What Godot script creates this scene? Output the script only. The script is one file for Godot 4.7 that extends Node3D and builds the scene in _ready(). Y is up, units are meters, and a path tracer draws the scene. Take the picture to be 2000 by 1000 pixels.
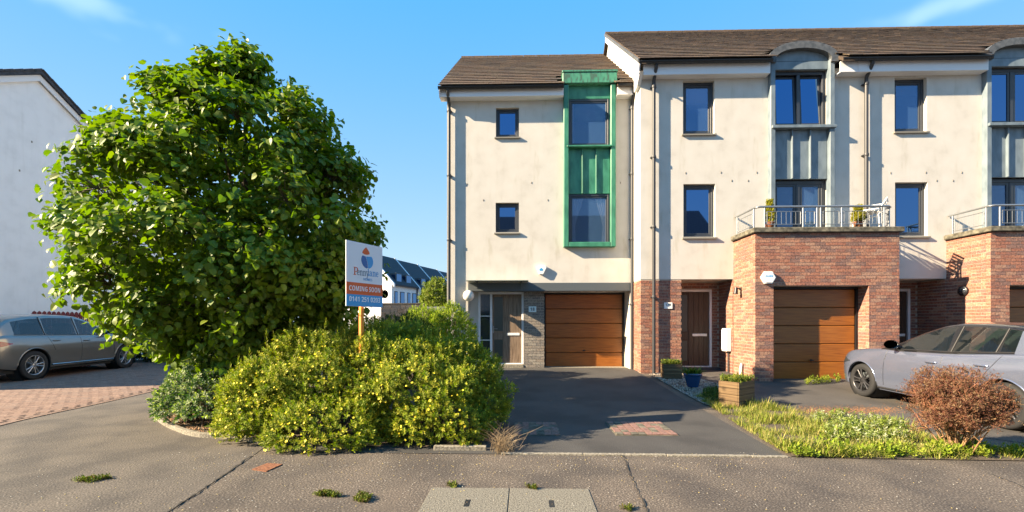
extends Node3D
# A corner house at the end of a terrace, late afternoon sun from the side. World axes follow the facades: x along the street, z towards the camera.

const CAM := Vector3(0, 1.45, 0)
const YAW := 1.51
const FOC := 870.0
const GREENS := [Color(.155, .235, .018), Color(.185, .255, .017), Color(.135, .215, .020), Color(.215, .27, .018), Color(.165, .24, .022)]
const SUN := Vector3(-1.0, 0.55, 0.286)
var rng := RandomNumberGenerator.new()
var M := {}
var used := {}
var boxes := {}

# ------------------------------------------------------------------ mesh builder
class MB:
	var v := PackedVector3Array()
	var n := PackedVector3Array()
	var c := PackedColorArray()
	var ix := PackedInt32Array()
	var col := Color(1, 1, 1)
	func tri(a: Vector3, b: Vector3, d: Vector3):
		var nn := (b - a).cross(d - a).normalized()
		var k := v.size()
		for p in [a, b, d]:
			v.append(p); n.append(nn); c.append(col)
		ix.append(k); ix.append(k + 2); ix.append(k + 1)
	func quad(a: Vector3, b: Vector3, d: Vector3, e: Vector3):
		var nn := (b - a).cross(e - a)
		if nn.length_squared() < 1e-14:
			nn = (d - b).cross(e - b)
		nn = nn.normalized()
		var k := v.size()
		for p in [a, b, d, e]:
			v.append(p); n.append(nn); c.append(col)
		for i in [0, 2, 1, 0, 3, 2]:
			ix.append(k + i)
	func quad_out(a: Vector3, b: Vector3, d: Vector3, e: Vector3, mid: Vector3):
		var nn := (b - a).cross(e - a)
		if nn.dot((a + b + d + e) / 4.0 - mid) < 0.0:
			quad(a, e, d, b)
		else:
			quad(a, b, d, e)
	func box(p: Vector3, s: Vector3, b := Basis.IDENTITY):
		var h := s / 2.0
		var q := []
		for i in 8:
			q.append(p + b * Vector3(h.x if i & 1 else -h.x, h.y if i & 2 else -h.y, h.z if i & 4 else -h.z))
		for f in [[0, 1, 3, 2], [4, 5, 7, 6], [0, 1, 5, 4], [2, 3, 7, 6], [0, 2, 6, 4], [1, 3, 7, 5]]:
			quad_out(q[f[0]], q[f[1]], q[f[2]], q[f[3]], p)
	func bmm(x0: float, x1: float, y0: float, y1: float, z0: float, z1: float):
		box(Vector3((x0 + x1) / 2, (y0 + y1) / 2, (z0 + z1) / 2), Vector3(absf(x1 - x0), absf(y1 - y0), absf(z1 - z0)))
	# box with chamfered edges
	func cbox(p: Vector3, s: Vector3, ch := 0.006, b := Basis.IDENTITY):
		var h := s / 2.0
		var cor := func(sx, sy, sz, ax):
			var q := Vector3(h.x * sx, h.y * sy, h.z * sz)
			if ax != 0: q.x -= ch * sx
			if ax != 1: q.y -= ch * sy
			if ax != 2: q.z -= ch * sz
			return p + b * q
		for s1 in [-1, 1]:
			quad_out(cor.call(s1, -1, -1, 0), cor.call(s1, 1, -1, 0), cor.call(s1, 1, 1, 0), cor.call(s1, -1, 1, 0), p)
			quad_out(cor.call(-1, s1, -1, 1), cor.call(1, s1, -1, 1), cor.call(1, s1, 1, 1), cor.call(-1, s1, 1, 1), p)
			quad_out(cor.call(-1, -1, s1, 2), cor.call(1, -1, s1, 2), cor.call(1, 1, s1, 2), cor.call(-1, 1, s1, 2), p)
			for s2 in [-1, 1]:
				quad_out(cor.call(s1, s2, -1, 0), cor.call(s1, s2, 1, 0), cor.call(s1, s2, 1, 1), cor.call(s1, s2, -1, 1), p)
				quad_out(cor.call(s1, -1, s2, 0), cor.call(s1, 1, s2, 0), cor.call(s1, 1, s2, 2), cor.call(s1, -1, s2, 2), p)
				quad_out(cor.call(-1, s1, s2, 1), cor.call(1, s1, s2, 1), cor.call(1, s1, s2, 2), cor.call(-1, s1, s2, 2), p)
				for s3 in [-1, 1]:
					var a = cor.call(s1, s2, s3, 0); var bb = cor.call(s1, s2, s3, 1); var d = cor.call(s1, s2, s3, 2)
					if (bb - a).cross(d - a).dot(a - p) < 0: tri(a, d, bb)
					else: tri(a, bb, d)
	func cbmm(x0: float, x1: float, y0: float, y1: float, z0: float, z1: float, ch := 0.006):
		cbox(Vector3((x0 + x1) / 2, (y0 + y1) / 2, (z0 + z1) / 2), Vector3(absf(x1 - x0), absf(y1 - y0), absf(z1 - z0)), ch)
	func tube(pts: Array, rads: Array, sides := 8, caps := true):
		var rings := []
		var up := Vector3(0.13, 0.97, 0.21).normalized()
		for i in pts.size():
			var d: Vector3 = (pts[mini(i + 1, pts.size() - 1)] - pts[maxi(i - 1, 0)]).normalized()
			var a := d.cross(up)
			if a.length() < 0.05: a = d.cross(Vector3.RIGHT)
			a = a.normalized()
			up = a.cross(d).normalized()
			var k := v.size()
			for j in sides:
				var t := TAU * j / sides
				var o := a * cos(t) + up * sin(t)
				v.append(pts[i] + o * rads[i]); n.append(o); c.append(col)
			rings.append(k)
		for i in pts.size() - 1:
			for j in sides:
				var j2 := (j + 1) % sides
				for q in [rings[i] + j, rings[i] + j2, rings[i + 1] + j2, rings[i] + j, rings[i + 1] + j2, rings[i + 1] + j]:
					ix.append(q)
		if caps:
			for e in [0, pts.size() - 1]:
				var m: Vector3 = pts[e]
				for j in sides:
					var p1 = v[rings[e] + j]; var p2 = v[rings[e] + (j + 1) % sides]
					if e == 0: tri(m, p2, p1)
					else: tri(m, p1, p2)
	# profile: Array of Vector2(radius, along the axis y of b)
	func lathe(prof: Array, at: Vector3, b := Basis.IDENTITY, sides := 16):
		var k0 := v.size()
		for i in prof.size():
			var t2: Vector2 = prof[mini(i + 1, prof.size() - 1)] - prof[maxi(i - 1, 0)]
			var nr := Vector2(t2.y, -t2.x).normalized()
			for j in sides:
				var t := TAU * j / sides
				v.append(at + b * Vector3(prof[i].x * cos(t), prof[i].y, prof[i].x * sin(t)))
				n.append((b * Vector3(nr.x * cos(t), nr.y, nr.x * sin(t))).normalized()); c.append(col)
		for i in prof.size() - 1:
			for j in sides:
				var a := k0 + i * sides + j; var b2 := k0 + i * sides + (j + 1) % sides
				var d := a + sides; var e := b2 + sides
				for q in [a, b2, e, a, e, d]: ix.append(q)
	# polygon in a plane spanned by u and w, pushed along t
	func prism(poly: Array, o: Vector3, u: Vector3, w: Vector3, t: Vector3):
		var pv := PackedVector2Array(poly)
		var idx := Geometry2D.triangulate_polygon(pv)
		var mid := Vector3.ZERO
		for q in poly: mid += o + u * q.x + w * q.y
		mid = mid / poly.size() + t / 2
		for i in range(0, idx.size(), 3):
			for e in [0, 1]:
				var a: Vector3 = o + u * pv[idx[i]].x + w * pv[idx[i]].y + t * e
				var b: Vector3 = o + u * pv[idx[i + 1]].x + w * pv[idx[i + 1]].y + t * e
				var d: Vector3 = o + u * pv[idx[i + 2]].x + w * pv[idx[i + 2]].y + t * e
				if (b - a).cross(d - a).dot(t * (e * 2 - 1)) < 0: tri(a, d, b)
				else: tri(a, b, d)
		var ccw := not Geometry2D.is_polygon_clockwise(pv)
		var sgn := u.cross(w).dot(t) > 0
		for i in poly.size():
			var p0 = o + u * poly[i].x + w * poly[i].y
			var q2 = poly[(i + 1) % poly.size()]
			var p1 = o + u * q2.x + w * q2.y
			if ccw == sgn: quad(p0, p1, p1 + t, p0 + t)
			else: quad(p1, p0, p0 + t, p1 + t)
	# rows of points, smooth normals; keep(i, j) picks the faces
	func grid(P: Array, keep: Callable, flip := false):
		var R := P.size(); var C: int = P[0].size()
		var at_ := {}
		for i in R - 1:
			for j in C - 1:
				if not keep.call(i, j): continue
				var q := [[i, j], [i + 1, j], [i + 1, j + 1], [i, j + 1]]
				var k := []
				for e in q:
					var key: int = e[0] * C + e[1]
					if not at_.has(key):
						var du: Vector3 = P[mini(e[0] + 1, R - 1)][e[1]] - P[maxi(e[0] - 1, 0)][e[1]]
						var dv: Vector3 = P[e[0]][mini(e[1] + 1, C - 1)] - P[e[0]][maxi(e[1] - 1, 0)]
						var nn := du.cross(dv).normalized()
						at_[key] = v.size()
						v.append(P[e[0]][e[1]]); n.append(-nn if flip else nn); c.append(col)
					k.append(at_[key])
				for e in ([0, 2, 1, 0, 3, 2] if not flip else [0, 1, 2, 0, 2, 3]): ix.append(k[e])
	func add(m: MB, t: Transform3D, tint := Color(1, 1, 1)):
		var k := v.size()
		var nb := t.basis.inverse().transposed()
		for i in m.v.size():
			v.append(t * m.v[i]); n.append((nb * m.n[i]).normalized()); c.append(m.c[i] * tint)
		for i in m.ix: ix.append(k + i)
	func mesh(mat: Material, am: ArrayMesh = null) -> ArrayMesh:
		if am == null: am = ArrayMesh.new()
		if v.size() == 0: return am
		var A := []
		A.resize(Mesh.ARRAY_MAX)
		A[Mesh.ARRAY_VERTEX] = v; A[Mesh.ARRAY_NORMAL] = n; A[Mesh.ARRAY_COLOR] = c; A[Mesh.ARRAY_INDEX] = ix
		am.add_surface_from_arrays(Mesh.PRIMITIVE_TRIANGLES, A)
		am.surface_set_material(am.get_surface_count() - 1, mat)
		return am

# ------------------------------------------------------------------ pixels to directions, ground height
func ray(px: float, py: float) -> Vector3:
	var t := deg_to_rad(YAW); var a := (px - 1000.0) / FOC
	return Vector3(-sin(t) + cos(t) * a, (630.0 - py) / FOC, -cos(t) - sin(t) * a)
func at(px: float, py: float, z: float) -> Vector3:
	var d := ray(px, py)
	return CAM + d * (z / d.z)
func atx(px: float, z: float) -> float:
	return at(px, 600, z).x
func aty(py: float, z: float) -> float:
	return at(1100, py, z).y
func gy(z: float, x := 0.0) -> float:
	return 0.19 * clampf((-8.2 - z) / 3.6, 0.0, 1.0) * clampf((x + 6.5) / 3.0, 0.0, 1.0)
func gp(px: float, py: float) -> Vector3:
	var d := ray(px, py); var y := 0.0; var p := Vector3.ZERO
	for i in 12:
		p = CAM + d * ((y - CAM.y) / d.y)
		y = lerpf(y, gy(p.z, p.x), 0.7)
	p.y = gy(p.z, p.x)
	return p
func to_px(p: Vector3) -> Vector3:
	var t := deg_to_rad(YAW); var r := p - CAM
	var dp := r.x * -sin(t) + r.z * -cos(t)
	return Vector3(1000 + FOC * (r.x * cos(t) - r.z * sin(t)) / dp, 630 - FOC * r.y / dp, dp)

# ------------------------------------------------------------------ nodes
func numbered(s: String) -> String:
	var k: int = used.get(s, 0)
	used[s] = k + 1
	return s if k == 0 else "%s_%03d" % [s, k]
func thing(called: String, label: String, category: String, where: Vector3, group := "", kind := "") -> Node3D:
	var o := Node3D.new()
	o.name = numbered(called); add_child(o); o.position = where
	meta(o, label, category, group, kind)
	return o
func meta(o: Node, label: String, category: String, group := "", kind := ""):
	if label: o.set_meta("label", label)
	if category: o.set_meta("category", category)
	if group: o.set_meta("group", group)
	if kind: o.set_meta("kind", kind)
func off(parent: Node) -> Vector3:
	var s := Vector3.ZERO; var q := parent
	while q != self:
		s += q.position; q = q.get_parent()
	return s
# geometry given in world coordinates
func part(parent: Node, called: String, mb: MB, mat: Material) -> MeshInstance3D:
	var o := MeshInstance3D.new()
	o.mesh = mb.mesh(mat)
	o.name = numbered(called) if parent == self else called
	parent.add_child(o, true)
	o.position = -off(parent)
	return o
# geometry given in the parent's own coordinates
func lpart(parent: Node, called: String, mb: MB, mat: Material) -> MeshInstance3D:
	var o := MeshInstance3D.new()
	o.mesh = mb.mesh(mat); o.name = called
	parent.add_child(o, true)
	return o
func struct(called: String, mb: MB, mat: Material, label := "", category := "") -> MeshInstance3D:
	var o := part(self, called, mb, mat)
	meta(o, label, category, "", "structure")
	return o
func multi(parent: Node, called: String, mesh: Mesh, xf: Array, cols: Array) -> MultiMeshInstance3D:
	var mm := MultiMesh.new()
	mm.transform_format = MultiMesh.TRANSFORM_3D
	mm.use_colors = true
	mm.mesh = mesh; mm.instance_count = xf.size()
	for i in xf.size():
		mm.set_instance_transform(i, xf[i]); mm.set_instance_color(i, cols[i])
	var o := MultiMeshInstance3D.new()
	o.multimesh = mm
	o.name = numbered(called) if parent == self else called
	parent.add_child(o, true)
	o.position = -off(parent)
	o.set_meta("kind", "stuff")
	return o
# alike pieces: [Transform3D of a unit box in the world, material index]; the ones that show largest become parts, the rest one mesh
func pieces(parent: Node, called: String, items: Array, mats: Array, limit := 300):
	var scored := []
	for i in items.size():
		var q := to_px(items[i][0].origin)
		var seen := q.z > 0.5 and q.x > -10 and q.x < 2010 and q.y > -5 and q.y < 1005
		var fresh = items[i][2] if items[i].size() > 2 else 0.0
		scored.append([(q.z if seen else 1000.0 + q.z) + fresh, i])
	scored.sort_custom(func(a, b): return a[0] < b[0])
	var rest := {}
	var k := 0
	for s in scored:
		var it = items[s[1]]
		if k < limit and s[0] < 900.0:
			var key = str(mats[it[1]].get_instance_id())
			if not boxes.has(key):
				var m := MB.new(); m.box(Vector3.ZERO, Vector3.ONE)
				boxes[key] = m.mesh(mats[it[1]])
			var o := MeshInstance3D.new()
			o.mesh = boxes[key]; o.name = called
			parent.add_child(o, true)
			o.transform = Transform3D(it[0].basis, it[0].origin - off(parent))
			k += 1
		else:
			if not rest.has(it[1]): rest[it[1]] = MB.new()
			rest[it[1]].box(it[0].origin, Vector3.ONE, it[0].basis)
	if rest.size() > 0:
		var am := ArrayMesh.new()
		for key in rest: rest[key].mesh(mats[key], am)
		var o := MeshInstance3D.new()
		o.mesh = am; o.name = called + "_courses"
		parent.add_child(o, true); o.position = -off(parent)
		o.set_meta("kind", "stuff")

# ------------------------------------------------------------------ materials
func lin(r: float, g: float, b: float, a := 1.0) -> Color:
	var k := Color(r, g, b).linear_to_srgb()
	k.a = a
	return k
func noise_tex(seed_: int, freq: float, cols: Array, stops := [], size := 512, oct := 4, cell := false) -> NoiseTexture2D:
	var nz := FastNoiseLite.new()
	nz.seed = seed_; nz.frequency = freq; nz.fractal_octaves = oct
	nz.noise_type = FastNoiseLite.TYPE_CELLULAR if cell else FastNoiseLite.TYPE_SIMPLEX_SMOOTH
	var gr := Gradient.new()
	var o := PackedFloat32Array(); var cc := PackedColorArray()
	for i in cols.size():
		o.append(stops[i] if stops.size() else float(i) / (cols.size() - 1)); cc.append(cols[i])
	gr.offsets = o; gr.colors = cc
	var t := NoiseTexture2D.new()
	t.width = size; t.height = size; t.seamless = true; t.noise = nz; t.color_ramp = gr
	return t
func mat(called: String, col: Color, rough := 0.8, metal := 0.0, spec := 0.5) -> StandardMaterial3D:
	var m := StandardMaterial3D.new()
	m.resource_name = called; m.albedo_color = col; m.roughness = rough; m.metallic = metal; m.metallic_specular = spec
	M[called] = m
	return m
func tmat(called: String, tex: Texture2D, scale: Vector3, rough := 0.85, relief: Texture2D = null, cm := 0.2) -> StandardMaterial3D:
	var m := mat(called, Color(1, 1, 1), rough)
	m.albedo_texture = tex
	m.uv1_triplanar = true; m.uv1_world_triplanar = true; m.uv1_scale = scale
	if relief:
		m.heightmap_enabled = true; m.heightmap_texture = relief; m.heightmap_scale = cm
	return m
func coarse(m: StandardMaterial3D, tex: Texture2D, scale: Vector3):
	m.detail_enabled = true; m.detail_albedo = tex; m.detail_blend_mode = BaseMaterial3D.BLEND_MODE_MUL
	m.detail_uv_layer = BaseMaterial3D.DETAIL_UV_2
	m.uv2_triplanar = true; m.uv2_world_triplanar = true; m.uv2_scale = scale
func vmat(called: String, rough := 0.6, back := Color(0, 0, 0), spec := 0.5) -> StandardMaterial3D:
	var m := mat(called, Color(1, 1, 1), rough, 0.0, spec)
	m.vertex_color_use_as_albedo = true
	if back.r + back.g + back.b > 0:
		m.backlight_enabled = true; m.backlight = back
	m.cull_mode = BaseMaterial3D.CULL_DISABLED
	return m

func materials():
	var g := func(a): return lin(a, a, a)
	# asphalt: dark binder with pale and brown stones; broad weathering on top
	var asp_relief := noise_tex(5, 0.18, [Color(0, 0, 0), Color(1, 1, 1)], [], 512, 2)
	tmat("pavement", noise_tex(1, 0.11, [lin(.026, .022, .019), lin(.078, .064, .052), lin(.112, .091, .073), lin(.148, .122, .098), lin(.38, .34, .28)], [0.05, .36, .55, .70, .86], 1024, 3), Vector3.ONE * 0.42, .9, asp_relief, .35)
	coarse(M.pavement, noise_tex(2, 0.012, [lin(.58, .58, .60), lin(.84, .83, .82), lin(1, .98, .95)], [0.2, .5, .75], 512, 6), Vector3.ONE * 0.17)
	tmat("drive", noise_tex(3, 0.14, [lin(.022, .0215, .022), lin(.045, .0435, .042), lin(.064, .061, .058), lin(.086, .082, .078), lin(.21, .20, .185)], [0, .4, .6, .75, .95], 1024, 3), Vector3.ONE * 0.6, .88, asp_relief, .3)
	coarse(M.drive, noise_tex(4, 0.012, [lin(.62, .62, .62), lin(.88, .87, .86), lin(1, 1, .98)], [0.2, .5, .8], 512, 5), Vector3.ONE * 0.15)
	tmat("road", noise_tex(13, 0.10, [lin(.026, .023, .020), lin(.080, .069, .058), lin(.112, .096, .080), lin(.145, .125, .104), lin(.32, .285, .24)], [0.0, .36, .55, .72, .93], 1024, 3), Vector3.ONE * 0.5, .9, asp_relief, .35)
	coarse(M.road, noise_tex(14, 0.014, [lin(.56, .56, .58), lin(.84, .83, .82), lin(1, .98, .95)], [0.2, .5, .75], 512, 6), Vector3.ONE * 0.15)
	# render coat, streaked by rain
	var rr := noise_tex(6, 0.16, [Color(0, 0, 0), Color(1, 1, 1)], [], 512, 3)
	tmat("render", noise_tex(7, 0.010, [lin(.495, .468, .42), lin(.55, .523, .474), lin(.567, .541, .492), lin(.587, .562, .516)], [0.02, .35, .6, .95], 512, 6), Vector3(.3, .3, .3), .92, rr, .12)
	coarse(M.render, noise_tex(8, 0.012, [lin(.88, .87, .82), lin(.98, .977, .97), lin(1, 1, 1)], [0.06, .22, .4], 512, 4), Vector3(.55, .10, .55))
	tmat("render_white", noise_tex(9, 0.012, [lin(.76, .755, .75), lin(.81, .805, .80), lin(.83, .825, .82)], [0.1, .5, .9], 512, 5), Vector3(.3, .3, .3), .92, rr, .1)
	coarse(M.render_white, noise_tex(10, 0.012, [lin(.93, .93, .92), lin(.985, .985, .985), lin(1, 1, 1)], [0.1, .3, .5], 512, 4), Vector3(.6, .05, .6))
	# roof tiles, four tones with lichen grain
	for i in 5:
		var b = [Vector3(.096, .060, .036), Vector3(.082, .053, .033), Vector3(.112, .072, .042), Vector3(.090, .062, .038), Vector3(.068, .046, .031)][i]
		tmat("tile%d" % i, noise_tex(20 + i, 0.05, [lin(b.x * .5, b.y * .5, b.z * .5), lin(b.x, b.y, b.z), lin(b.x * 1.35, b.y * 1.4, b.z * 1.4)], [0.2, .5, .85], 256, 4), Vector3.ONE * 1.2, .9)
	# bricks
	var bc := [Vector3(.32, .135, .085), Vector3(.285, .115, .075), Vector3(.35, .165, .105), Vector3(.25, .112, .080), Vector3(.34, .185, .125), Vector3(.215, .115, .09)]
	for i in 6:
		var b: Vector3 = bc[i]
		tmat("brick%d" % i, noise_tex(30 + i, 0.045, [lin(b.x * .55, b.y * .6, b.z * .65), lin(b.x, b.y, b.z), lin(b.x * 1.15, b.y * 1.3, b.z * 1.4)], [0.2, .5, .85], 256, 5), Vector3.ONE * 1.6, .9)
	var gb := [Vector3(.23, .20, .17), Vector3(.28, .25, .21), Vector3(.19, .17, .15), Vector3(.25, .21, .17)]
	for i in 4:
		var b: Vector3 = gb[i]
		tmat("grey_brick%d" % i, noise_tex(40 + i, 0.05, [lin(b.x * .6, b.y * .6, b.z * .6), lin(b.x, b.y, b.z), lin(b.x * 1.2, b.y * 1.2, b.z * 1.2)], [0.2, .5, .85], 256, 4), Vector3.ONE * 1.6, .9)
	tmat("mortar", noise_tex(46, 0.08, [lin(.34, .30, .245), lin(.48, .43, .355)], [], 256), Vector3.ONE * 1.5, .95)
	tmat("concrete", noise_tex(47, 0.06, [lin(.10, .09, .07), lin(.20, .18, .14), lin(.27, .245, .195), lin(.39, .355, .29)], [0.1, .45, .65, .95], 512, 4), Vector3.ONE * 0.9, .92, asp_relief, .25)
	tmat("coping", noise_tex(48, 0.03, [lin(.05, .047, .035), lin(.115, .105, .078), lin(.20, .18, .13)], [0.2, .5, .85], 256, 5), Vector3.ONE * 0.8, .93)
	# joinery and metal
	mat("frame", lin(.030, .036, .048), .42)
	mat("gutter", lin(.016, .017, .020), .38)
	mat("pipe", lin(.035, .036, .04), .45)
	mat("pale_pipe", lin(.22, .23, .25), .5)
	mat("fascia", lin(.72, .72, .73), .45)
	mat("white_frame", lin(.74, .75, .77), .38)
	mat("sill", lin(.20, .185, .155), .6)
	mat("steel", lin(.10, .115, .125), .5, .2)
	tmat("green_zinc", noise_tex(50, 0.02, [lin(.030, .150, .092), lin(.044, .205, .127), lin(.06, .245, .152)], [0.15, .5, .85], 256, 5), Vector3(.8, .35, .8), .42)
	tmat("green_old", noise_tex(51, 0.03, [lin(.06, .12, .08), lin(.055, .23, .14), lin(.08, .28, .17)], [0.25, .45, .8], 256, 5), Vector3(1.4, .4, 1.4), .5)
	tmat("blue_zinc", noise_tex(52, 0.02, [lin(.115, .150, .175), lin(.155, .195, .225), lin(.18, .225, .255)], [0.15, .5, .85], 256, 5), Vector3(.8, .35, .8), .45)
	tmat("lead", noise_tex(53, 0.03, [lin(.055, .060, .064), lin(.085, .090, .095), lin(.11, .115, .12)], [0.15, .5, .85], 256, 4), Vector3(.8, .8, .8), .6)
	mat("glass", lin(.085, .17, .33), .02, 1.0)
	var cg := mat("clear_glass", lin(.09, .19, .37, .05), .02, .62); cg.transparency = BaseMaterial3D.TRANSPARENCY_ALPHA
	var bg := mat("bay_glass", lin(.09, .19, .37, .03), .02, .40); bg.transparency = BaseMaterial3D.TRANSPARENCY_ALPHA
	mat("dark_glass", lin(.03, .035, .04), .06, .0, .7)
	mat("frosted", lin(.055, .06, .05), .3, .0, .6)
	mat("canopy_glass", lin(.30, .33, .30), .3)
	mat("curtain", lin(.74, .76, .78), .9)
	mat("room", lin(.55, .52, .47), .95)
	# timber
	var up := Vector3(1.8, .12, 1.8); var along := Vector3(.10, 2.6, .10)
	tmat("oak_door", noise_tex(55, 0.03, [lin(.13, .085, .055), lin(.215, .15, .10), lin(.27, .195, .135)], [0.2, .5, .85], 512, 5), Vector3(2.2, .12, 2.2), .55)
	tmat("dark_door", noise_tex(56, 0.03, [lin(.028, .018, .013), lin(.05, .032, .022), lin(.07, .046, .032)], [0.2, .5, .85], 512, 5), Vector3(2.2, .12, 2.2), .5)
	tmat("garage_oak", noise_tex(57, 0.03, [lin(.205, .064, .009), lin(.27, .090, .013), lin(.325, .115, .018)], [0.2, .5, .85], 512, 5), along, .42)
	tmat("garage_oak2", noise_tex(58, 0.03, [lin(.195, .060, .008), lin(.26, .085, .012), lin(.31, .108, .016)], [0.2, .5, .85], 512, 5), along, .42)
	tmat("planter_wood", noise_tex(59, 0.03, [lin(.055, .032, .014), lin(.125, .075, .033), lin(.20, .13, .06)], [0.2, .5, .85], 256, 5), along, .8)
	tmat("post_orange", noise_tex(60, 0.03, [lin(.60, .20, .02), lin(.72, .27, .03)], [], 256, 4), up, .6)
	tmat("bark", noise_tex(61, 0.04, [lin(.05, .036, .025), lin(.12, .09, .065), lin(.18, .14, .10)], [0.2, .5, .85], 256, 5), Vector3(2, .5, 2), .9)
	tmat("slate", noise_tex(62, 0.05, [lin(.022, .024, .03), lin(.04, .042, .05), lin(.055, .057, .066)], [0.2, .5, .85], 256, 4), Vector3.ONE * .5, .75)
	tmat("stone", noise_tex(63, 0.04, [lin(.10, .08, .06), lin(.19, .15, .115), lin(.27, .22, .17)], [0.2, .5, .85], 256, 4), Vector3.ONE * .7, .9)
	tmat("soil", noise_tex(64, 0.08, [lin(.035, .026, .018), lin(.08, .06, .042), lin(.14, .105, .07)], [0.2, .5, .85], 512, 4), Vector3.ONE * .8, .95)
	tmat("rust", noise_tex(65, 0.06, [lin(.10, .035, .015), lin(.20, .075, .035), lin(.26, .12, .06)], [0.2, .5, .85], 256, 4), Vector3.ONE * 2, .85)
	for i in 5:
		var b = [Vector3(.205, .126, .092), Vector3(.178, .107, .079), Vector3(.23, .146, .108), Vector3(.19, .123, .094), Vector3(.245, .16, .12)][i]
		tmat("paver%d" % i, noise_tex(90 + i, 0.05, [lin(b.x * .6, b.y * .6, b.z * .6), lin(b.x, b.y, b.z), lin(b.x * 1.15, b.y * 1.2, b.z * 1.2)], [0.2, .5, .85], 256, 4), Vector3.ONE * 1.3, .9)
	tmat("drive2", noise_tex(15, 0.13, [lin(.032, .030, .028), lin(.064, .058, .052), lin(.085, .077, .069), lin(.108, .098, .088), lin(.24, .22, .20)], [0, .4, .6, .75, .95], 1024, 3), Vector3.ONE * 0.6, .88, asp_relief, .3)
	coarse(M.drive2, noise_tex(16, 0.012, [lin(.66, .66, .66), lin(.9, .89, .88), lin(1, 1, .98)], [0.2, .5, .8], 512, 5), Vector3.ONE * 0.15)
	tmat("cover_concrete", noise_tex(66, 0.12, [lin(.045, .041, .034), lin(.125, .115, .092), lin(.185, .17, .135), lin(.26, .24, .19)], [0.15, .38, .6, .9], 512, 4), Vector3.ONE * 0.9, .92, asp_relief, .3)
	mat("crack", lin(.028, .025, .022), .95)
	mat("vent", lin(.22, .195, .16), .8)
	mat("black", lin(.008, .008, .009), .5)
	mat("rubber", lin(.016, .016, .017), .8)
	mat("white_plastic", lin(.78, .78, .76), .35)
	mat("globe", lin(.82, .79, .72), .3)
	mat("plaque", lin(.62, .74, .75), .3)
	mat("ink", lin(.03, .05, .06), .5)
	mat("blue_pot", lin(.010, .055, .16), .15, .0, .7)
	mat("rail", lin(.32, .335, .35), .35, .7)
	mat("board_white", lin(.74, .75, .78), .5)
	mat("board_orange", lin(.66, .105, .02), .5)
	mat("board_blue", lin(.03, .30, .62), .5)
	mat("logo_dark_blue", lin(.02, .12, .34), .5)
	mat("logo_grey", lin(.13, .19, .26), .5)
	mat("fence_red", lin(.16, .018, .022), .7)
	vmat("leaf", .46, Color(.85, .95, .12), .45)
	vmat("small_leaf", .6, Color(.75, .85, .14), .35)
	vmat("flower", .6, Color(.6, .6, .1))
	vmat("twig", .8)
	vmat("pebble", .9)
	M.pebble.cull_mode = BaseMaterial3D.CULL_BACK
	M.twig.cull_mode = BaseMaterial3D.CULL_BACK

# ------------------------------------------------------------------ ground sheets that follow the slope
func sheet(mb: MB, poly: PackedVector2Array, lift: float):
	var xs := [-900.0, -6.5, -6.0, -5.5, -5.0, -4.5, -4.0, -3.5, 900.0]; var zs := [-900.0, -11.8, -11.2, -10.6, -10.0, -9.4, -8.8, -8.2, 900.0]
	for i in xs.size() - 1:
		for j in zs.size() - 1:
			var cell := PackedVector2Array([Vector2(xs[i], zs[j]), Vector2(xs[i + 1], zs[j]), Vector2(xs[i + 1], zs[j + 1]), Vector2(xs[i], zs[j + 1])])
			for pc in Geometry2D.intersect_polygons(poly, cell):
				var idx := Geometry2D.triangulate_polygon(pc)
				for k0 in range(0, idx.size(), 3):
					var t := []
					for k in 3:
						var q := pc[idx[k0 + k]]
						t.append(Vector3(q.x, gy(q.y, q.x) + lift, q.y))
					if (t[1] - t[0]).cross(t[2] - t[0]).y < 0: mb.tri(t[0], t[2], t[1])
					else: mb.tri(t[0], t[1], t[2])
func gpoly(px: Array) -> PackedVector2Array:
	var o := PackedVector2Array()
	for q in px:
		var w := gp(q[0], q[1])
		o.append(Vector2(w.x, w.z))
	return o
func smooth_line(p: PackedVector2Array, sub := 6) -> PackedVector2Array:
	var o := PackedVector2Array()
	for i in p.size() - 1:
		var a := p[maxi(i - 1, 0)]; var d := p[mini(i + 2, p.size() - 1)]
		for k in sub: o.append(p[i].cubic_interpolate(p[i + 1], a, d, float(k) / sub))
	o.append(p[p.size() - 1])
	return o

var bed_poly: PackedVector2Array
var verge_poly: PackedVector2Array
var paver_poly: PackedVector2Array

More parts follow.
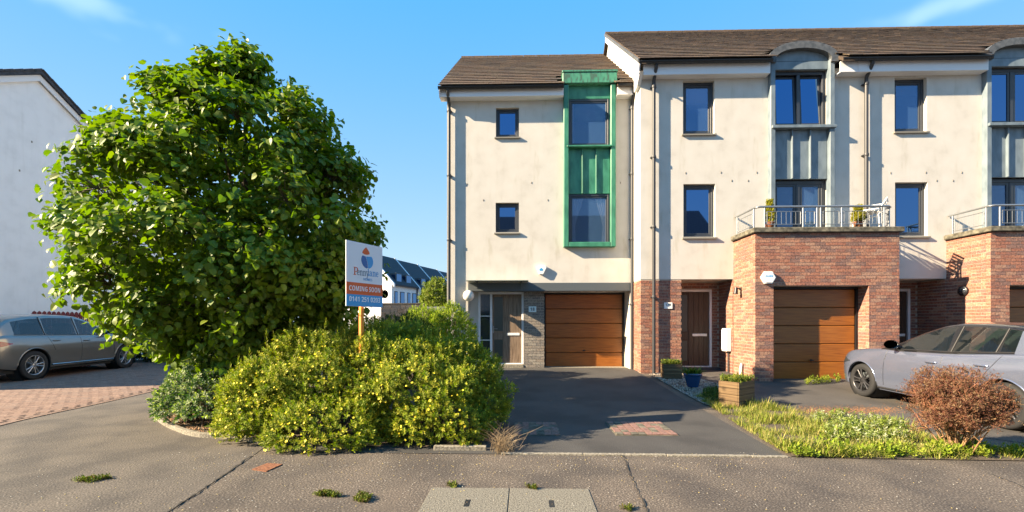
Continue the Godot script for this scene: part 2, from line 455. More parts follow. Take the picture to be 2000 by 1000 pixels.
func grounds():
	var mb := MB.new()
	sheet(mb, PackedVector2Array([Vector2(-400, -400), Vector2(400, -400), Vector2(400, 60), Vector2(-400, 60)]), 0.0)
	struct("ground", mb, M.pavement, "brown-grey speckled asphalt pavement in front of the houses", "pavement")
	# the older road surface on the side of the parked estate car
	var j0 := gp(487, 896); var j1 := gp(325, 1003)
	mb = MB.new()
	sheet(mb, PackedVector2Array([Vector2(j0.x, j0.z), Vector2(j1.x, j1.z), Vector2(j1.x - .9, -1.5), Vector2(-3, 5.5), Vector2(-60, 5.5), Vector2(-60, -34), Vector2(-3.2, -34), Vector2(-3.2, -6)]), 0.004)
	struct("road", mb, M.road, "grey worn asphalt road curving past the planted bed", "road")
	# driveways
	var e0 := gp(985, 887); var e1 := gp(1536, 893); var e2 := gp(1262, 737)
	mb = MB.new()
	sheet(mb, PackedVector2Array([Vector2(-2.4, e0.z), Vector2(e1.x, e1.z), Vector2(3.0, -8.0), Vector2(e2.x, -12.1), Vector2(2.9, -12.8), Vector2(-1.5, -12.8), Vector2(-2.0, -11.0), Vector2(-2.4, -8)]), 0.006)
	struct("driveway", mb, M.drive, "dark smooth asphalt driveway leading to the oak garage door of the green bay house", "driveway")
	# concrete edging between pavement and driveway
	var kb := thing("edging_kerb", "pale concrete edging strip across the mouth of the driveway", "kerb", Vector3(e0.x, 0, e0.z), "", "structure")
	var xs := -0.25
	rng.seed = 5
	while xs < 2.8:
		var w := 0.9
		var x1 := minf(xs + w, 2.84)
		var z0 := lerpf(e0.z, e1.z, (xs - e0.x) / (e1.x - e0.x)) + rng.randf_range(-.004, .004)
		mb = MB.new(); mb.cbmm(xs + .004, x1 - .004, -.05, .016 + rng.randf() * .004, z0 - .02, z0 + .03, .006)
		part(kb, "edging_stone", mb, M.concrete)
		xs += w
	# block paved parking court
	paver_poly = smooth_line(gpoly([[-420, 940], [-200, 882], [0, 831], [100, 808], [200, 787], [330, 757]]))
	var last := paver_poly[paver_poly.size() - 1]
	paver_poly.append_array(PackedVector2Array([Vector2(last.x + 1.2, last.y - 2.4), Vector2(last.x + 1.4, -16.5), Vector2(-24, -16.5), Vector2(-24, paver_poly[0].y)]))
	mb = MB.new(); sheet(mb, paver_poly, 0.015)
	var pv := struct("paved_court", mb, M.paver3, "reddish block paved parking court under the parked estate car", "paving")
	var pmb := [MB.new(), MB.new(), MB.new(), MB.new()]
	rng.seed = 11
	var edge_len := 0
	for r in 125:
		var z := -16.4 + r * 0.106
		var x := -17.0 + (0.105 if r % 2 else 0.0)
		while x < -6.0:
			var c2 := Vector2(x, z)
			if Geometry2D.is_point_in_polygon(c2, paver_poly) and Geometry2D.is_point_in_polygon(c2 + Vector2(.13, .09), paver_poly):
				pmb[rng.randi() % 4].cbox(Vector3(x, gy(z, x) + .012 + rng.randf_range(-.002, .002), z), Vector3(.203, .02, .100), .004)
			x += 0.209
	var am := ArrayMesh.new()
	for i in 4: pmb[i].mesh(M["paver%d" % i], am)
	var o := MeshInstance3D.new(); o.mesh = am; o.name = "paver_courses"; pv.add_child(o); o.set_meta("kind", "stuff")
	# border course along the curve
	mb = MB.new()
	for i in 30:
		var a := paver_poly[i]; var b := paver_poly[i + 1]
		var d := (b - a); var nn := maxi(1, int(d.length() / .21))
		for k in nn:
			var q := a + d * (k + .5) / nn
			mb.cbox(Vector3(q.x, gy(q.y, q.x) + .000, q.y), Vector3(d.length() / nn - .006, .03, .1), .003, Basis(Vector3.UP, -d.angle()))
	o = MeshInstance3D.new(); o.mesh = mb.mesh(M.paver4); o.name = "border_course"; pv.add_child(o); o.set_meta("kind", "stuff")
	# cracks and joints in the asphalt, filled with dirt
	crack("surface_joint", [[489, 892], [452, 918], [410, 947], [368, 975], [326, 1003], [300, 1020]], .012, "dark joint between the grey road and the brown pavement", 3)
	crack("surface_crack", [[1217, 889], [1226, 915], [1238, 945], [1252, 975], [1266, 1006], [1275, 1025]], .010, "thin dark crack crossing the pavement from the driveway edging", 7)
	crack("surface_crack", [[1930, 925], [1965, 938], [2010, 958]], .008, "short dark crack in the pavement near the leafless shrub", 9)
	# planted bed with its curved edging
	bed_poly = smooth_line(gpoly([[372, 756], [340, 780], [306, 808], [312, 822], [338, 838], [385, 853], [450, 857], [520, 868]]), 6)
	var nkerb := bed_poly.size() - 1
	var bk := thing("bed_edging", "curved pale concrete edging round the gravel corner of the planted bed", "kerb", Vector3(bed_poly[8].x, 0, bed_poly[8].y), "", "structure")
	for i in range(0, nkerb - 2, 3):
		mb = MB.new()
		for k in 3:
			var a := bed_poly[i + k]; var b := bed_poly[mini(i + k + 1, nkerb)]
			var d := b - a; var q := (a + b) / 2
			mb.cbox(Vector3(q.x, gy(q.y, q.x) + .015, q.y), Vector3(d.length() + (.006 if k < 2 else -.002), .09, .055), .003, Basis(Vector3.UP, -d.angle()))
		part(bk, "edging_stone", mb, M.concrete)
	var full := PackedVector2Array(bed_poly)
	full.append_array(PackedVector2Array([Vector2(-2.2, -5.15), Vector2(-.45, -5.1), Vector2(-.4, -6.2), Vector2(-.9, -9.8), Vector2(-2.2, -11.9), Vector2(-7.2, -11.5)]))
	bed_poly = full
	mb = MB.new(); sheet(mb, bed_poly, 0.012)
	struct("planted_bed", mb, M.soil, "bare soil of the planted bed under the tree and shrubs", "soil")
	gravel("gravel", gpoly([[380, 762], [345, 785], [312, 810], [320, 822], [345, 836], [390, 849], [450, 853], [540, 860], [520, 800], [440, 765]]), 5200, .012, .016,
		[Color(.36, .20, .10), Color(.46, .30, .17), Color(.28, .15, .08), Color(.52, .38, .25), Color(.20, .12, .08)], "orange-brown gravel and bark chips inside the curved edging", 21)
	var rk := MB.new(); rk.cbmm(-1.02, -.42, -.03, .055, -5.07, -5.01, .008)
	var rko := part(self, "edging_stone", rk, M.concrete); meta(rko, "straight grey edging stone below the yellow flowering bush", "kerb", "", "structure")
	# verge between the driveways
	verge_poly = gpoly([[1352, 772], [1395, 800], [1450, 838], [1545, 893], [1700, 897], [2040, 902], [2120, 893], [1900, 868], [1740, 834], [1560, 806], [1480, 794], [1410, 782]])
	mb = MB.new(); sheet(mb, verge_poly, 0.010)
	struct("verge", mb, M.soil, "earth strip between the two driveways grown over with grass", "soil")
	var gpl := gpoly([[1268, 732], [1300, 726], [1332, 731], [1420, 757], [1470, 790], [1440, 800], [1380, 792], [1340, 772]])
	mb = MB.new(); sheet(mb, gpl, 0.011)
	struct("gravel_bed", mb, M.soil, "soil under the gravel beside the planters", "soil")
	gravel("gravel", gpl, 4200, .010, .02, [Color(.42, .34, .25), Color(.55, .49, .42), Color(.30, .27, .25), Color(.50, .42, .30), Color(.22, .2, .19)], "pale gravel round the blue pot and wooden planters", 22)
	# neighbouring driveway
	mb = MB.new()
	sheet(mb, PackedVector2Array([Vector2(3.35, -12.1), Vector2(3.9, -9.2), Vector2(4.3, -7.3), Vector2(5.6, -5.9), Vector2(6.6, -5.0), Vector2(14, -5.0), Vector2(14, -12.9), Vector2(3.35, -12.9)]), 0.005)
	struct("driveway", mb, M.drive2, "sunlit grey asphalt driveway under the silver hatchback", "driveway")

func crack(called: String, px: Array, w: float, label: String, sd: int):
	rng.seed = sd
	var l := smooth_line(gpoly(px), 8)
	var mb := MB.new()
	var A := []; var B := []
	for i in l.size():
		var d := (l[mini(i + 1, l.size() - 1)] - l[maxi(i - 1, 0)]).normalized()
		var s := Vector2(-d.y, d.x); var q := l[i] + s * rng.randf_range(-.012, .012)
		var ww := w * rng.randf_range(.2, .85)
		A.append(Vector3(q.x + s.x * ww, gy(q.y, q.x) + .009, q.y + s.y * ww)); B.append(Vector3(q.x - s.x * ww, gy(q.y, q.x) + .009, q.y - s.y * ww))
	for i in l.size() - 1: mb.quad(A[i], A[i + 1], B[i + 1], B[i])
	struct(called, mb, M.crack, label, "crack")

func pebble_mesh(sd: int) -> MB:
	rng.seed = sd
	var m := MB.new()
	var P := [Vector3.UP * .6, Vector3.DOWN * .5]
	for j in 5:
		var t := TAU * j / 5.0 + rng.randf() * .5
		P.append(Vector3(cos(t) * rng.randf_range(.7, 1.1), rng.randf_range(-.15, .2), sin(t) * rng.randf_range(.6, 1.0)))
	for j in 5:
		m.tri(P[0], P[2 + (j + 1) % 5], P[2 + j]); m.tri(P[1], P[2 + j], P[2 + (j + 1) % 5])
	return m
func gravel(called: String, poly: PackedVector2Array, count: int, smin: float, smax: float, cols: Array, label: String, sd: int):
	var mesh := pebble_mesh(sd).mesh(M.pebble)
	rng.seed = sd
	var lo := poly[0]; var hi := poly[0]
	for q in poly:
		lo = lo.min(q); hi = hi.max(q)
	var xf := []; var cc := []
	var tries := 0
	while xf.size() < count and tries < count * 12:
		tries += 1
		var q := Vector2(rng.randf_range(lo.x, hi.x), rng.randf_range(lo.y, hi.y))
		if not Geometry2D.is_point_in_polygon(q, poly): continue
		var s := rng.randf_range(smin, smax)
		var b := Basis.from_euler(Vector3(rng.randf_range(-.5, .5), rng.randf() * TAU, rng.randf_range(-.5, .5))).scaled(Vector3(s, s * .7, s * rng.randf_range(.6, 1.0)))
		xf.append(Transform3D(b, Vector3(q.x, gy(q.y, q.x) + .014 + s * .3, q.y)))
		var k: Color = cols[rng.randi() % cols.size()]
		cc.append(k * rng.randf_range(.75, 1.2))
	var o := multi(self, called, mesh, xf, cc)
	meta(o, label, "gravel", "", "stuff")

# ------------------------------------------------------------------ building pieces
# wall in the plane z with rectangular openings [x0, x1, y0, y1]; reveals run back by deep
func wall_z(mb: MB, x0: float, x1: float, y0: float, y1: float, z: float, thick: float, holes: Array):
	var xs := [x0, x1]; var ys := [y0, y1]
	for h in holes:
		for q in [h[0], h[1]]: if q > x0 and q < x1: xs.append(q)
		for q in [h[2], h[3]]: if q > y0 and q < y1: ys.append(q)
	xs.sort(); ys.sort()
	for i in xs.size() - 1:
		for j in ys.size() - 1:
			var cx = (xs[i] + xs[i + 1]) / 2; var cy = (ys[j] + ys[j + 1]) / 2
			if xs[i + 1] - xs[i] < 1e-5 or ys[j + 1] - ys[j] < 1e-5: continue
			var open := false
			for h in holes:
				if cx > h[0] and cx < h[1] and cy > h[2] and cy < h[3]: open = true
			if open: continue
			for f in [[z, 1], [z - thick, -1]]:
				var a := Vector3(xs[i], ys[j], f[0]); var b := Vector3(xs[i + 1], ys[j], f[0]); var c := Vector3(xs[i + 1], ys[j + 1], f[0]); var d := Vector3(xs[i], ys[j + 1], f[0])
				if f[1] > 0: mb.quad(a, b, c, d)
				else: mb.quad(b, a, d, c)
	for h in holes:
		var a := maxf(h[0], x0); var b := minf(h[1], x1); var c := maxf(h[2], y0); var d := minf(h[3], y1); var k := z - thick
		mb.quad(Vector3(a, c, z), Vector3(a, c, k), Vector3(a, d, k), Vector3(a, d, z))
		mb.quad(Vector3(b, c, k), Vector3(b, c, z), Vector3(b, d, z), Vector3(b, d, k))
		mb.quad(Vector3(a, d, k), Vector3(b, d, k), Vector3(b, d, z), Vector3(a, d, z))
		if h[2] > y0: mb.quad(Vector3(a, c, z), Vector3(b, c, z), Vector3(b, c, k), Vector3(a, c, k))
	for e in [[x0, -1], [x1, 1]]:
		var a := Vector3(e[0], y0, z); var b := Vector3(e[0], y0, z - thick); var c := Vector3(e[0], y1, z - thick); var d := Vector3(e[0], y1, z)
		if e[1] > 0: mb.quad(a, b, c, d)
		else: mb.quad(b, a, d, c)
# window: frame ring with pane (and sill) as children; panes: list of [x0,x1] fractions
func window(parent: Node, x0: float, x1: float, y0: float, y1: float, z: float, fr: Material, pane: Material, w := .055, lights := 1, sill := true, tilt := false):
	var mb := MB.new()
	mb.cbmm(x0, x0 + w, y0, y1, z - .06, z, .005); mb.cbmm(x1 - w, x1, y0, y1, z - .06, z, .005)
	mb.cbmm(x0 + w, x1 - w, y1 - w, y1, z - .06, z - .001, .005); mb.cbmm(x0 + w, x1 - w, y0, y0 + w, z - .06, z - .001, .005)
	for k in range(1, lights):
		var xm := lerpf(x0, x1, float(k) / lights)
		mb.cbmm(xm - w * .55, xm + w * .55, y0 + w, y1 - w, z - .06, z - .002, .005)
	var f := part(parent, "window", mb, fr)
	for k in lights:
		var a := lerpf(x0, x1, float(k) / lights) + (w if k == 0 else w * .55)
		var b := lerpf(x0, x1, float(k + 1) / lights) - (w if k == lights - 1 else w * .55)
		# opening sash inside the frame, then its pane
		var sw := w * .75
		var sm := MB.new()
		var yb := y0 + w; var yt := y1 - w
		var ts := Transform3D.IDENTITY
		if tilt: ts = Transform3D(Basis(Vector3.RIGHT, -.055), Vector3(0, yb, z - .02)) * Transform3D(Basis.IDENTITY, Vector3(0, -yb, -(z - .02)))
		var sb := MB.new()
		sb.cbmm(a, a + sw, yb, yt, z - .045, z - .014, .004); sb.cbmm(b - sw, b, yb, yt, z - .045, z - .014, .004)
		sb.cbmm(a + sw, b - sw, yb, yb + sw, z - .045, z - .015, .004); sb.cbmm(a + sw, b - sw, yt - sw, yt, z - .045, z - .015, .004)
		sm.add(sb, ts)
		part(f, "sash", sm, fr)
		var pm := MB.new(); var pb := MB.new()
		pb.bmm(a + sw, b - sw, yb + sw, yt - sw, z - .036, z - .030)
		pm.add(pb, ts)
		part(f, "pane", pm, pane)
	if sill:
		mb = MB.new()
		mb.prism([Vector2(-.10, .02), Vector2(-.10, .055), Vector2(.055, .035), Vector2(.055, 0), Vector2(.0, .0)], Vector3(x0 - .035, y0 - .055, z + .09), Vector3(0, 0, 1), Vector3.UP, Vector3(x1 - x0 + .07, 0, 0))
		part(f, "sill", mb, M.sill)
	return f
# running bond on a face: o = lower corner, u = unit direction, nrm = outward normal; holes [u0,u1,y0,y1]
func brick_face(items: Array, o: Vector3, u: Vector3, len: float, height: float, nrm: Vector3, holes: Array, nm: int, dark := 0.0):
	var course := 0
	var y := 0.0
	while y < height - .02:
		var h := minf(.065, height - y - .004)
		var cuts := []
		for q in holes:
			if q[2] < y + h and q[3] > y + .01: cuts.append([q[0], q[1]])
		var bx := -.225 * (0.5 if course % 2 else 0.0)
		while bx < len:
			var a := maxf(bx, 0.0); var b := minf(bx + .215, len)
			for q in cuts:
				if a >= q[0] - .001 and b <= q[1] + .001: b = a
				elif a < q[0] and b > q[0]: b = q[0]
				elif a < q[1] and b > q[1]: a = q[1]
			if b - a > .03:
				var jut := rng.randf_range(-.002, .002)
				var c := o + u * ((a + b) / 2) + Vector3.UP * (y + h / 2) + nrm * (-.05 + jut)
				var bs := Basis(u * (b - a), Vector3.UP * h, nrm * .1)
				items.append([Transform3D(bs, c), rng.randi() % nm])
			bx += .225
		y += .075; course += 1
# sloping field of tiles; skip(x, s) leaves a tile out
func roof_tiles(parent: Node, x0: float, x1: float, eave: Vector2, ridge: Vector2, skip: Callable):
	var d := (ridge - eave); var L := d.length(); d = d / L          # Vector2(z, y)
	var up := Vector3(0, d.y, d.x); var nrm := Vector3(0, -d.x, d.y)
	if nrm.y < 0: nrm = -nrm
	var items := []
	var gauge := .285; var rows := int(L / gauge) + 1; var w := .332
	gauge = (L - .12) / rows
	for r in rows:
		var x := x0 - (w / 2 if r % 2 else 0.0)
		while x < x1 - .02:
			var a := maxf(x, x0); var b := minf(x + w - .005, x1)
			x += w
			if b - a < .04: continue
			var s := r * gauge + .20 - .03
			if skip.call((a + b) / 2, s): continue
			var tilt := Basis(Vector3.RIGHT, rng.randf_range(-.002, .003))
			var u2 := (up - nrm * .075).normalized()   # the lower edge stands on the course below
			var n2 := Vector3.RIGHT.cross(-u2).normalized()
			if n2.y < 0: n2 = -n2
			var p := Vector3((a + b) / 2, eave.y, eave.x) + up * s + nrm * (.038 + rng.randf_range(-.002, .002))
			items.append([Transform3D(tilt * Basis(Vector3.RIGHT * (b - a), n2 * .020, -u2 * .38), p), [0, 0, 1, 1, 2, 3, 3, 4][rng.randi() % 8]])
	pieces(parent, "tile", items, [M.tile0, M.tile1, M.tile2, M.tile3, M.tile4], 300)
func downpipe(parent: Node, x: float, z: float, ytop: float, ybot: float, zg: float, mt: Material, r := .042):
	var mb := MB.new()
	# swan neck from the gutter, then down the wall
	mb.tube([Vector3(x, ytop, zg), Vector3(x, ytop - .07, zg), Vector3(x, ytop - .30, z), Vector3(x, ytop - .42, z)], [r, r, r, r], 12)
	mb.tube([Vector3(x, ytop - .42, z), Vector3(x, ybot, z)], [r, r], 12)
	var o := part(parent, "downpipe", mb, mt)
	var y := ytop - .45
	while y > ybot + .3:
		var cm := MB.new()
		cm.lathe([Vector2(r, -.035), Vector2(r + .012, -.03), Vector2(r + .012, .03), Vector2(r, .035)], Vector3(x, y, z), Basis.IDENTITY, 12)
		cm.bmm(x - r - .03, x + r + .03, y - .012, y + .012, z - .085, z - .03)
		part(o, "pipe_clip", cm, mt)
		y -= 1.75
	return o
func gutter(parent: Node, x0: float, x1: float, y: float, z: float):
	var prof := []
	for i in 9:
		var t := PI + PI * i / 8.0
		prof.append(Vector2(cos(t) * .062, sin(t) * .062))
	for i in 9:
		var t := TAU - PI * i / 8.0
		prof.append(Vector2(cos(t) * .054, sin(t) * .054 + .001))
	var mb := MB.new()
	mb.prism(prof, Vector3(x0, y, z), Vector3(0, 0, 1), Vector3.UP, Vector3(x1 - x0, 0, 0))
	var o := part(parent, "gutter", mb, M.gutter)
	var x := x0 + .35
	while x < x1:
		var b := MB.new()
		b.prism([Vector2(-.066, .01), Vector2(-.05, -.05), Vector2(0, -.069), Vector2(.05, -.05), Vector2(.067, .01), Vector2(.058, .012), Vector2(.0, -.0595), Vector2(-.058, .012)], Vector3(x, y, z), Vector3(0, 0, 1), Vector3.UP, Vector3(.03, 0, 0))
		part(o, "gutter_bracket", b, M.gutter)
		x += .9
func garage_door(parent: Node, x0: float, x1: float, y0: float, y1: float, z: float, m1: Material, m2: Material):
	var fr := MB.new()
	fr.bmm(x0, x0 + .05, y0, y1, z - .05, z + .03); fr.bmm(x1 - .05, x1, y0, y1, z - .05, z + .03); fr.bmm(x0 + .05, x1 - .05, y1 - .05, y1, z - .05, z + .028)
	var o := part(parent, "garage_door", fr, M.black)
	var n := 5; var h := (y1 - .05 - y0) / n
	for i in n:
		var mb := MB.new()
		mb.cbmm(x0 + .052, x1 - .052, y0 + i * h + .006, y0 + (i + 1) * h - .006, z - .05, z, .012)
		var bd := part(o, "panel", mb, m1 if i % 2 else m2)
	var bk := MB.new(); bk.bmm(x0 + .05, x1 - .05, y0, y1 - .05, z - .07, z - .045)
	part(o, "backing", bk, M.black)
	var hd := MB.new()
	var c := Vector3((x0 + x1) / 2, y0 + .47, z)
	hd.lathe([Vector2(0, .03), Vector2(.022, .028), Vector2(.026, .0)], c, Basis(Vector3.RIGHT, PI / 2), 12)
	hd.box(c + Vector3(0, 0, .035), Vector3(.09, .022, .014))
	part(o, "handle", hd, M.black)
	return o

func text_on(parent: Node, called: String, s: String, size: float, where: Transform3D, m: Material, serif := false, bold := false, width := 0.0):
	var f := SystemFont.new()
	f.font_names = PackedStringArray(["Droid Serif" if serif else "Droid Sans"])
	if bold: f.font_weight = 700
	var tm := TextMesh.new()
	tm.text = s; tm.font = f; tm.font_size = 64; tm.pixel_size = size / 64.0; tm.depth = .002; tm.material = m
	tm.curve_step = 1.5
	var o := MeshInstance3D.new()
	o.mesh = tm; o.name = called
	parent.add_child(o, true)
	var sx := 1.0
	if width > 0:
		var w := tm.get_aabb().size.x
		if w > .001: sx = width / w
	o.transform = Transform3D(where.basis * Basis.from_scale(Vector3(sx, 1, 1)), where.origin - off(parent))
	return o

# ------------------------------------------------------------------ the end house with the green bay
func green_house():
	var Z := -12.1
	var X0 := atx(873, Z); var X1 := 2.95
	var base := gy(Z)
	var h := thing("end_house", "cream rendered end house with green metal bay and oak effect garage door", "house", Vector3((X0 + X1) / 2, base, Z))
	var w1 := [atx(968.5, Z), atx(1013.5, Z), aty(266, Z), aty(209, Z)]
	var w2 := [atx(968, Z), atx(1013.5, Z), aty(453, Z), aty(395, Z)]
	var gtop := aty(553, Z)
	var open := [atx(914, Z), 2.87, base - .2, gtop]
	var by0 := aty(484, Z - .0) ; var bx0 := atx(1101, Z + .16); var bx1 := atx(1203, Z + .16)
	var bay := [bx0 + .1, bx1 - .1, by0 + .12, 7.7]
	var mb := MB.new()
	wall_z(mb, X0, X1, base - .2, 7.62, Z, .28, [w1, w2, open, bay])
	# other walls: side, back
	mb.bmm(X0, X0 + .28, base - .2, 7.62, Z - .28, -20.1); mb.bmm(X0 + .28, X1, base - .2, 7.62, -20.1, -19.82)
	# gable triangle on the open side
	mb.prism([Vector2(-12.1, 7.62), Vector2(-16.1, 10.72), Vector2(-20.1, 7.62)], Vector3(X0, 0, 0), Vector3(0, 0, 1), Vector3.UP, Vector3(.28, 0, 0))
	part(h, "wall", mb, M.render)
	# floors inside so that light does not leak between storeys
	mb = MB.new()
	for y in [2.7, 5.1]: mb.bmm(X0 + .29, X1, y, y + .2, Z - .9, -19.8)
	mb.bmm(X0 + .29, X1, base, 7.6, Z - 1.6, Z - 1.7)
	part(h, "interior", mb, M.room)
	# roof
	var ev := Vector2(-11.74, 7.70); var rd := Vector2(-16.1, 11.02)
	var rb := MB.new()
	var xl := X0 - .16; var xr := 2.94
	for e in [[ev, rd], [Vector2(-20.46, 7.70), rd]]:
		var a: Vector2 = e[0]; var b: Vector2 = e[1]
		var dn := Vector2(0, -.09)
		for sg in [[xl + .02, bx0 - .031, 0.0], [bx0 - .031, bx1 + .031, .30], [bx1 + .031, xr, 0.0]]:
			var a2: Vector2 = a.lerp(b, sg[2] if a == ev else 0.0)
			rb.prism([a2, b, b + dn, a2 + dn], Vector3(sg[0], 0, 0), Vector3(0, 0, 1), Vector3.UP, Vector3(sg[1] - sg[0], 0, 0))
	var roof := part(h, "roof", rb, M.tile4)
	var sl := (rd - ev).length()
	rng.seed = 101
	roof_tiles(roof, xl, xr - .02, ev + Vector2(.03, -.02), rd, func(x, s): return x > bx0 - .08 and x < bx1 + .08 and s < 1.02)
	var rt := MB.new()
	var x := xl
	while x < xr:
		rt.tube([Vector3(x, rd.y + .0, rd.x), Vector3(minf(x + .44, xr), rd.y + .0, rd.x)], [.085, .08], 10)
		x += .45
	part(roof, "ridge_tile", rt, M.tile1)
	# verge board on the gable
	mb = MB.new()
	mb.prism([Vector2(ev.x, ev.y - .1), Vector2(rd.x, rd.y - .1), Vector2(rd.x, rd.y - .25), Vector2(ev.x - .1, ev.y - .26)], Vector3(xl, 0, 0), Vector3(0, 0, 1), Vector3.UP, Vector3(.03, 0, 0))
	part(roof, "barge_board", mb, M.fascia)
	# fascia and soffit either side of the bay
	for s in [[xl, bx0 - .012], [bx1 + .012, 2.90]]:
		mb = MB.new()
		mb.cbmm(s[0], s[1], 7.47, 7.67, -11.86, -11.83, .004)
		mb.bmm(s[0], s[1], 7.475, 7.495, Z + .001, -11.862)
		part(roof, "fascia", mb, M.fascia)
		gutter(roof, s[0] - .02 if s[0] < 0 else s[0], s[1], 7.70, -11.765)
	downpipe(h, atx(877, -12.0), -12.015, 7.64, base, -11.78, M.pipe)
	downpipe(h, atx(1236, -11.95), -12.015, 7.64, base, -11.78, M.pipe)
	# windows
	for w in [w1, w2]:
		var f = window(h, w[0], w[1], w[2], w[3], Z - .09, M.frame, M.glass, .06)
	# green bay
	var zb := Z + .16; var yt := aty(141, zb)
	mb = MB.new()
	mb.cbmm(bx0, bx0 + .135, by0, yt - .33, Z - .02, zb, .012); mb.cbmm(bx1 - .135, bx1, by0, yt - .33, Z - .02, zb, .012)
	mb.cbmm(bx0 + .135, bx1 - .135, by0, by0 + .13, Z - .02, zb - .004, .012)
	var gb := part(h, "bay", mb, M.green_zinc)
	mb = MB.new()   # flat roofed head that runs back into the tiles
	mb.cbmm(bx0 - .03, bx1 + .03, yt - .31, yt - .02, -13.6, zb + .03, .015)
	mb.cbmm(bx0 - .045, bx1 + .045, yt - .02, yt + .03, -13.6, zb + .05, .01)
	part(gb, "bay_head", mb, M.green_old)
	mb = MB.new()
	mb.bmm(bx0 + .02, bx1 - .02, 7.55, yt - .3, -13.6, Z - .03)
	part(gb, "cheek", mb, M.green_zinc)
	var ia := bx0 + .137; var ib := bx1 - .137
	var uw0 := aty(287, Z); var uw1 := aty(196, Z); var lw0 := aty(475, Z); var lw1 := aty(382, Z)
	mb = MB.new(); mb.cbmm(ia, ib, uw1 + .012, yt - .312, Z - .02, Z + .035, .006)
	part(gb, "panel", mb, M.green_zinc)
	# standing seam panels between the windows
	for k in 3:
		var a := lerpf(ia, ib, k / 3.0); var b := lerpf(ia, ib, (k + 1) / 3.0)
		mb = MB.new(); mb.cbmm(a + .006, b - .006, lw1 + .03, uw0 - .075, Z - .02, Z + .045, .006)
		part(gb, "panel", mb, M.green_zinc)
		if k > 0:
			mb = MB.new(); mb.cbmm(a - .014, a + .014, lw1 + .03, uw0 - .075, Z - .015, Z + .095, .006)
			part(gb, "seam", mb, M.green_zinc)
	mb = MB.new(); mb.cbmm(ia - .05, ib + .05, uw0 - .07, uw0 - .025, Z - .02, zb + .035, .008)
	part(gb, "bay_sill", mb, M.green_zinc)
	window(gb, ia, ib, uw0 - .02, uw1 + .01, Z + .03, M.frame, M.bay_glass, .06, 1, false)
	window(gb, ia, ib, lw0 - .07, lw1 + .025, Z + .03, M.frame, M.bay_glass, .06, 1, false)
	# curtains
	curtain(h, ia + .08, ia + .40, lw0, lw1, Z - .06, true); curtain(h, ib - .36, ib - .07, lw0, lw1, Z - .06, false)
	curtain(h, ia + .06, ia + .17, uw0, uw1, Z - .16, true, 1.0)
	# steel lintel over the recess
	mb = MB.new(); mb.cbmm(open[0] + .001, 2.868, aty(567.5, Z), gtop + .012, Z - .2, Z + .012, .006)
	mb.bmm(open[0] + .002, 2.867, aty(567.5, Z) - .014, aty(567.5, Z) - .001, Z - .25, Z + .03)
	part(h, "lintel", mb, M.steel)
	# recessed entrance: cream return, door with side light, grey brick pier, garage door
	var zr := Z - .30
	var dl := atx(934, zr); var dr := atx(1023, zr); var pr := atx(1063, zr)
	var top := aty(567.5, Z) - .01
	mb = MB.new(); mb.bmm(open[0] - .2, dl, base - .2, top + .3, zr - .2, zr)
	mb.bmm(open[0], 2.9, top + .02, top + .3, Z - .85, Z - .281)
	mb.bmm(2.862, 2.949, base - .2, top + .3, Z - .85, Z - .281)
	part(h, "porch_wall", mb, M.render)
	mb = MB.new(); mb.bmm(open[0], 2.861, top - .0, top + .018, Z - .85, Z - .001)
	part(h, "porch_soffit", mb, M.fascia)
	var items := []
	rng.seed = 41
	brick_face(items, Vector3(dr + .01, base - .05, zr + .07), Vector3.RIGHT, pr - dr - .01, top - base + .04, Vector3(0, 0, 1), [], 4)
	mb = MB.new(); mb.bmm(dr + .012, pr - .012, base - .1, top - .004, zr - .45, zr + .062)
	var pier := part(h, "pier", mb, M.mortar)
	pieces(pier, "brick", items, [M.grey_brick0, M.grey_brick1, M.grey_brick2, M.grey_brick3], 300)
	mb = MB.new(); mb.bmm(pr + .001, 2.87, base - .2, base + .012, Z - .8, zr + .02)
	part(h, "threshold", mb, M.concrete)
	garage_door(h, pr, 2.86, base - .01, top, Z - .66, M.garage_oak, M.garage_oak2)
	front_door(h, dl, dr, base + .1, top - .005, zr - .02, M.oak_door, M.white_frame, true, 0.27)
	# doorstep
	mb = MB.new(); mb.cbmm(dl - .02, dr, base - .1, base + .1, zr - .1, zr + .09, .01)
	part(h, "doorstep", mb, M.concrete)
	# glass canopy on steel arms
	mb = MB.new(); mb.bmm(atx(911, Z + .2), atx(1032, Z + .2), gtop + .035, gtop + .05, Z + .004, Z + .42)
	var cn := part(h, "canopy", mb, M.canopy_glass)
	for px in [931.0, 1018.0]:
		mb = MB.new(); var cx := atx(px, Z + .1)
		mb.box(Vector3(cx, gtop + .02, Z + .2), Vector3(.022, .028, .38)); mb.cbox(Vector3(cx, gtop - .03, Z + .02), Vector3(.05, .20, .02), .004)
		part(cn, "canopy_arm", mb, M.steel)
	# weep vents in the render
	for q in [[912, 360], [1038, 357], [944, 391], [1070, 391], [1212, 357]]:
		vent(h, q[0], q[1], Z)

func vent(parent: Node, px: float, py: float, z: float):
	var p := at(px, py, z); var mb := MB.new()
	mb.cbox(p + Vector3(0, 0, .003), Vector3(.022, .05, .010), .003)
	part(parent, "vent", mb, M.vent)
func curtain(parent: Node, x0: float, x1: float, y0: float, y1: float, z: float, left: bool, gather := .35):
	var P := []
	for i in 15:
		var r := []
		var v := i / 14.0
		var g := lerpf(1.0, gather, smoothstep(.0, .7, v)) if v < .7 else lerpf(gather, gather + .12, (v - .7) / .3)
		for j in 37:
			var u := j / 36.0
			var xx := lerpf(x0, x0 + (x1 - x0) * g, u) if left else lerpf(x1 - (x1 - x0) * g, x1, u)
			r.append(Vector3(xx, lerpf(y1, y0, v), z + sin(u * TAU * 4.5 + v * .6) * .018))
		P.append(r)
	var mb := MB.new(); mb.grid(P, func(i, j): return true)
	part(parent, "curtain", mb, M.curtain)
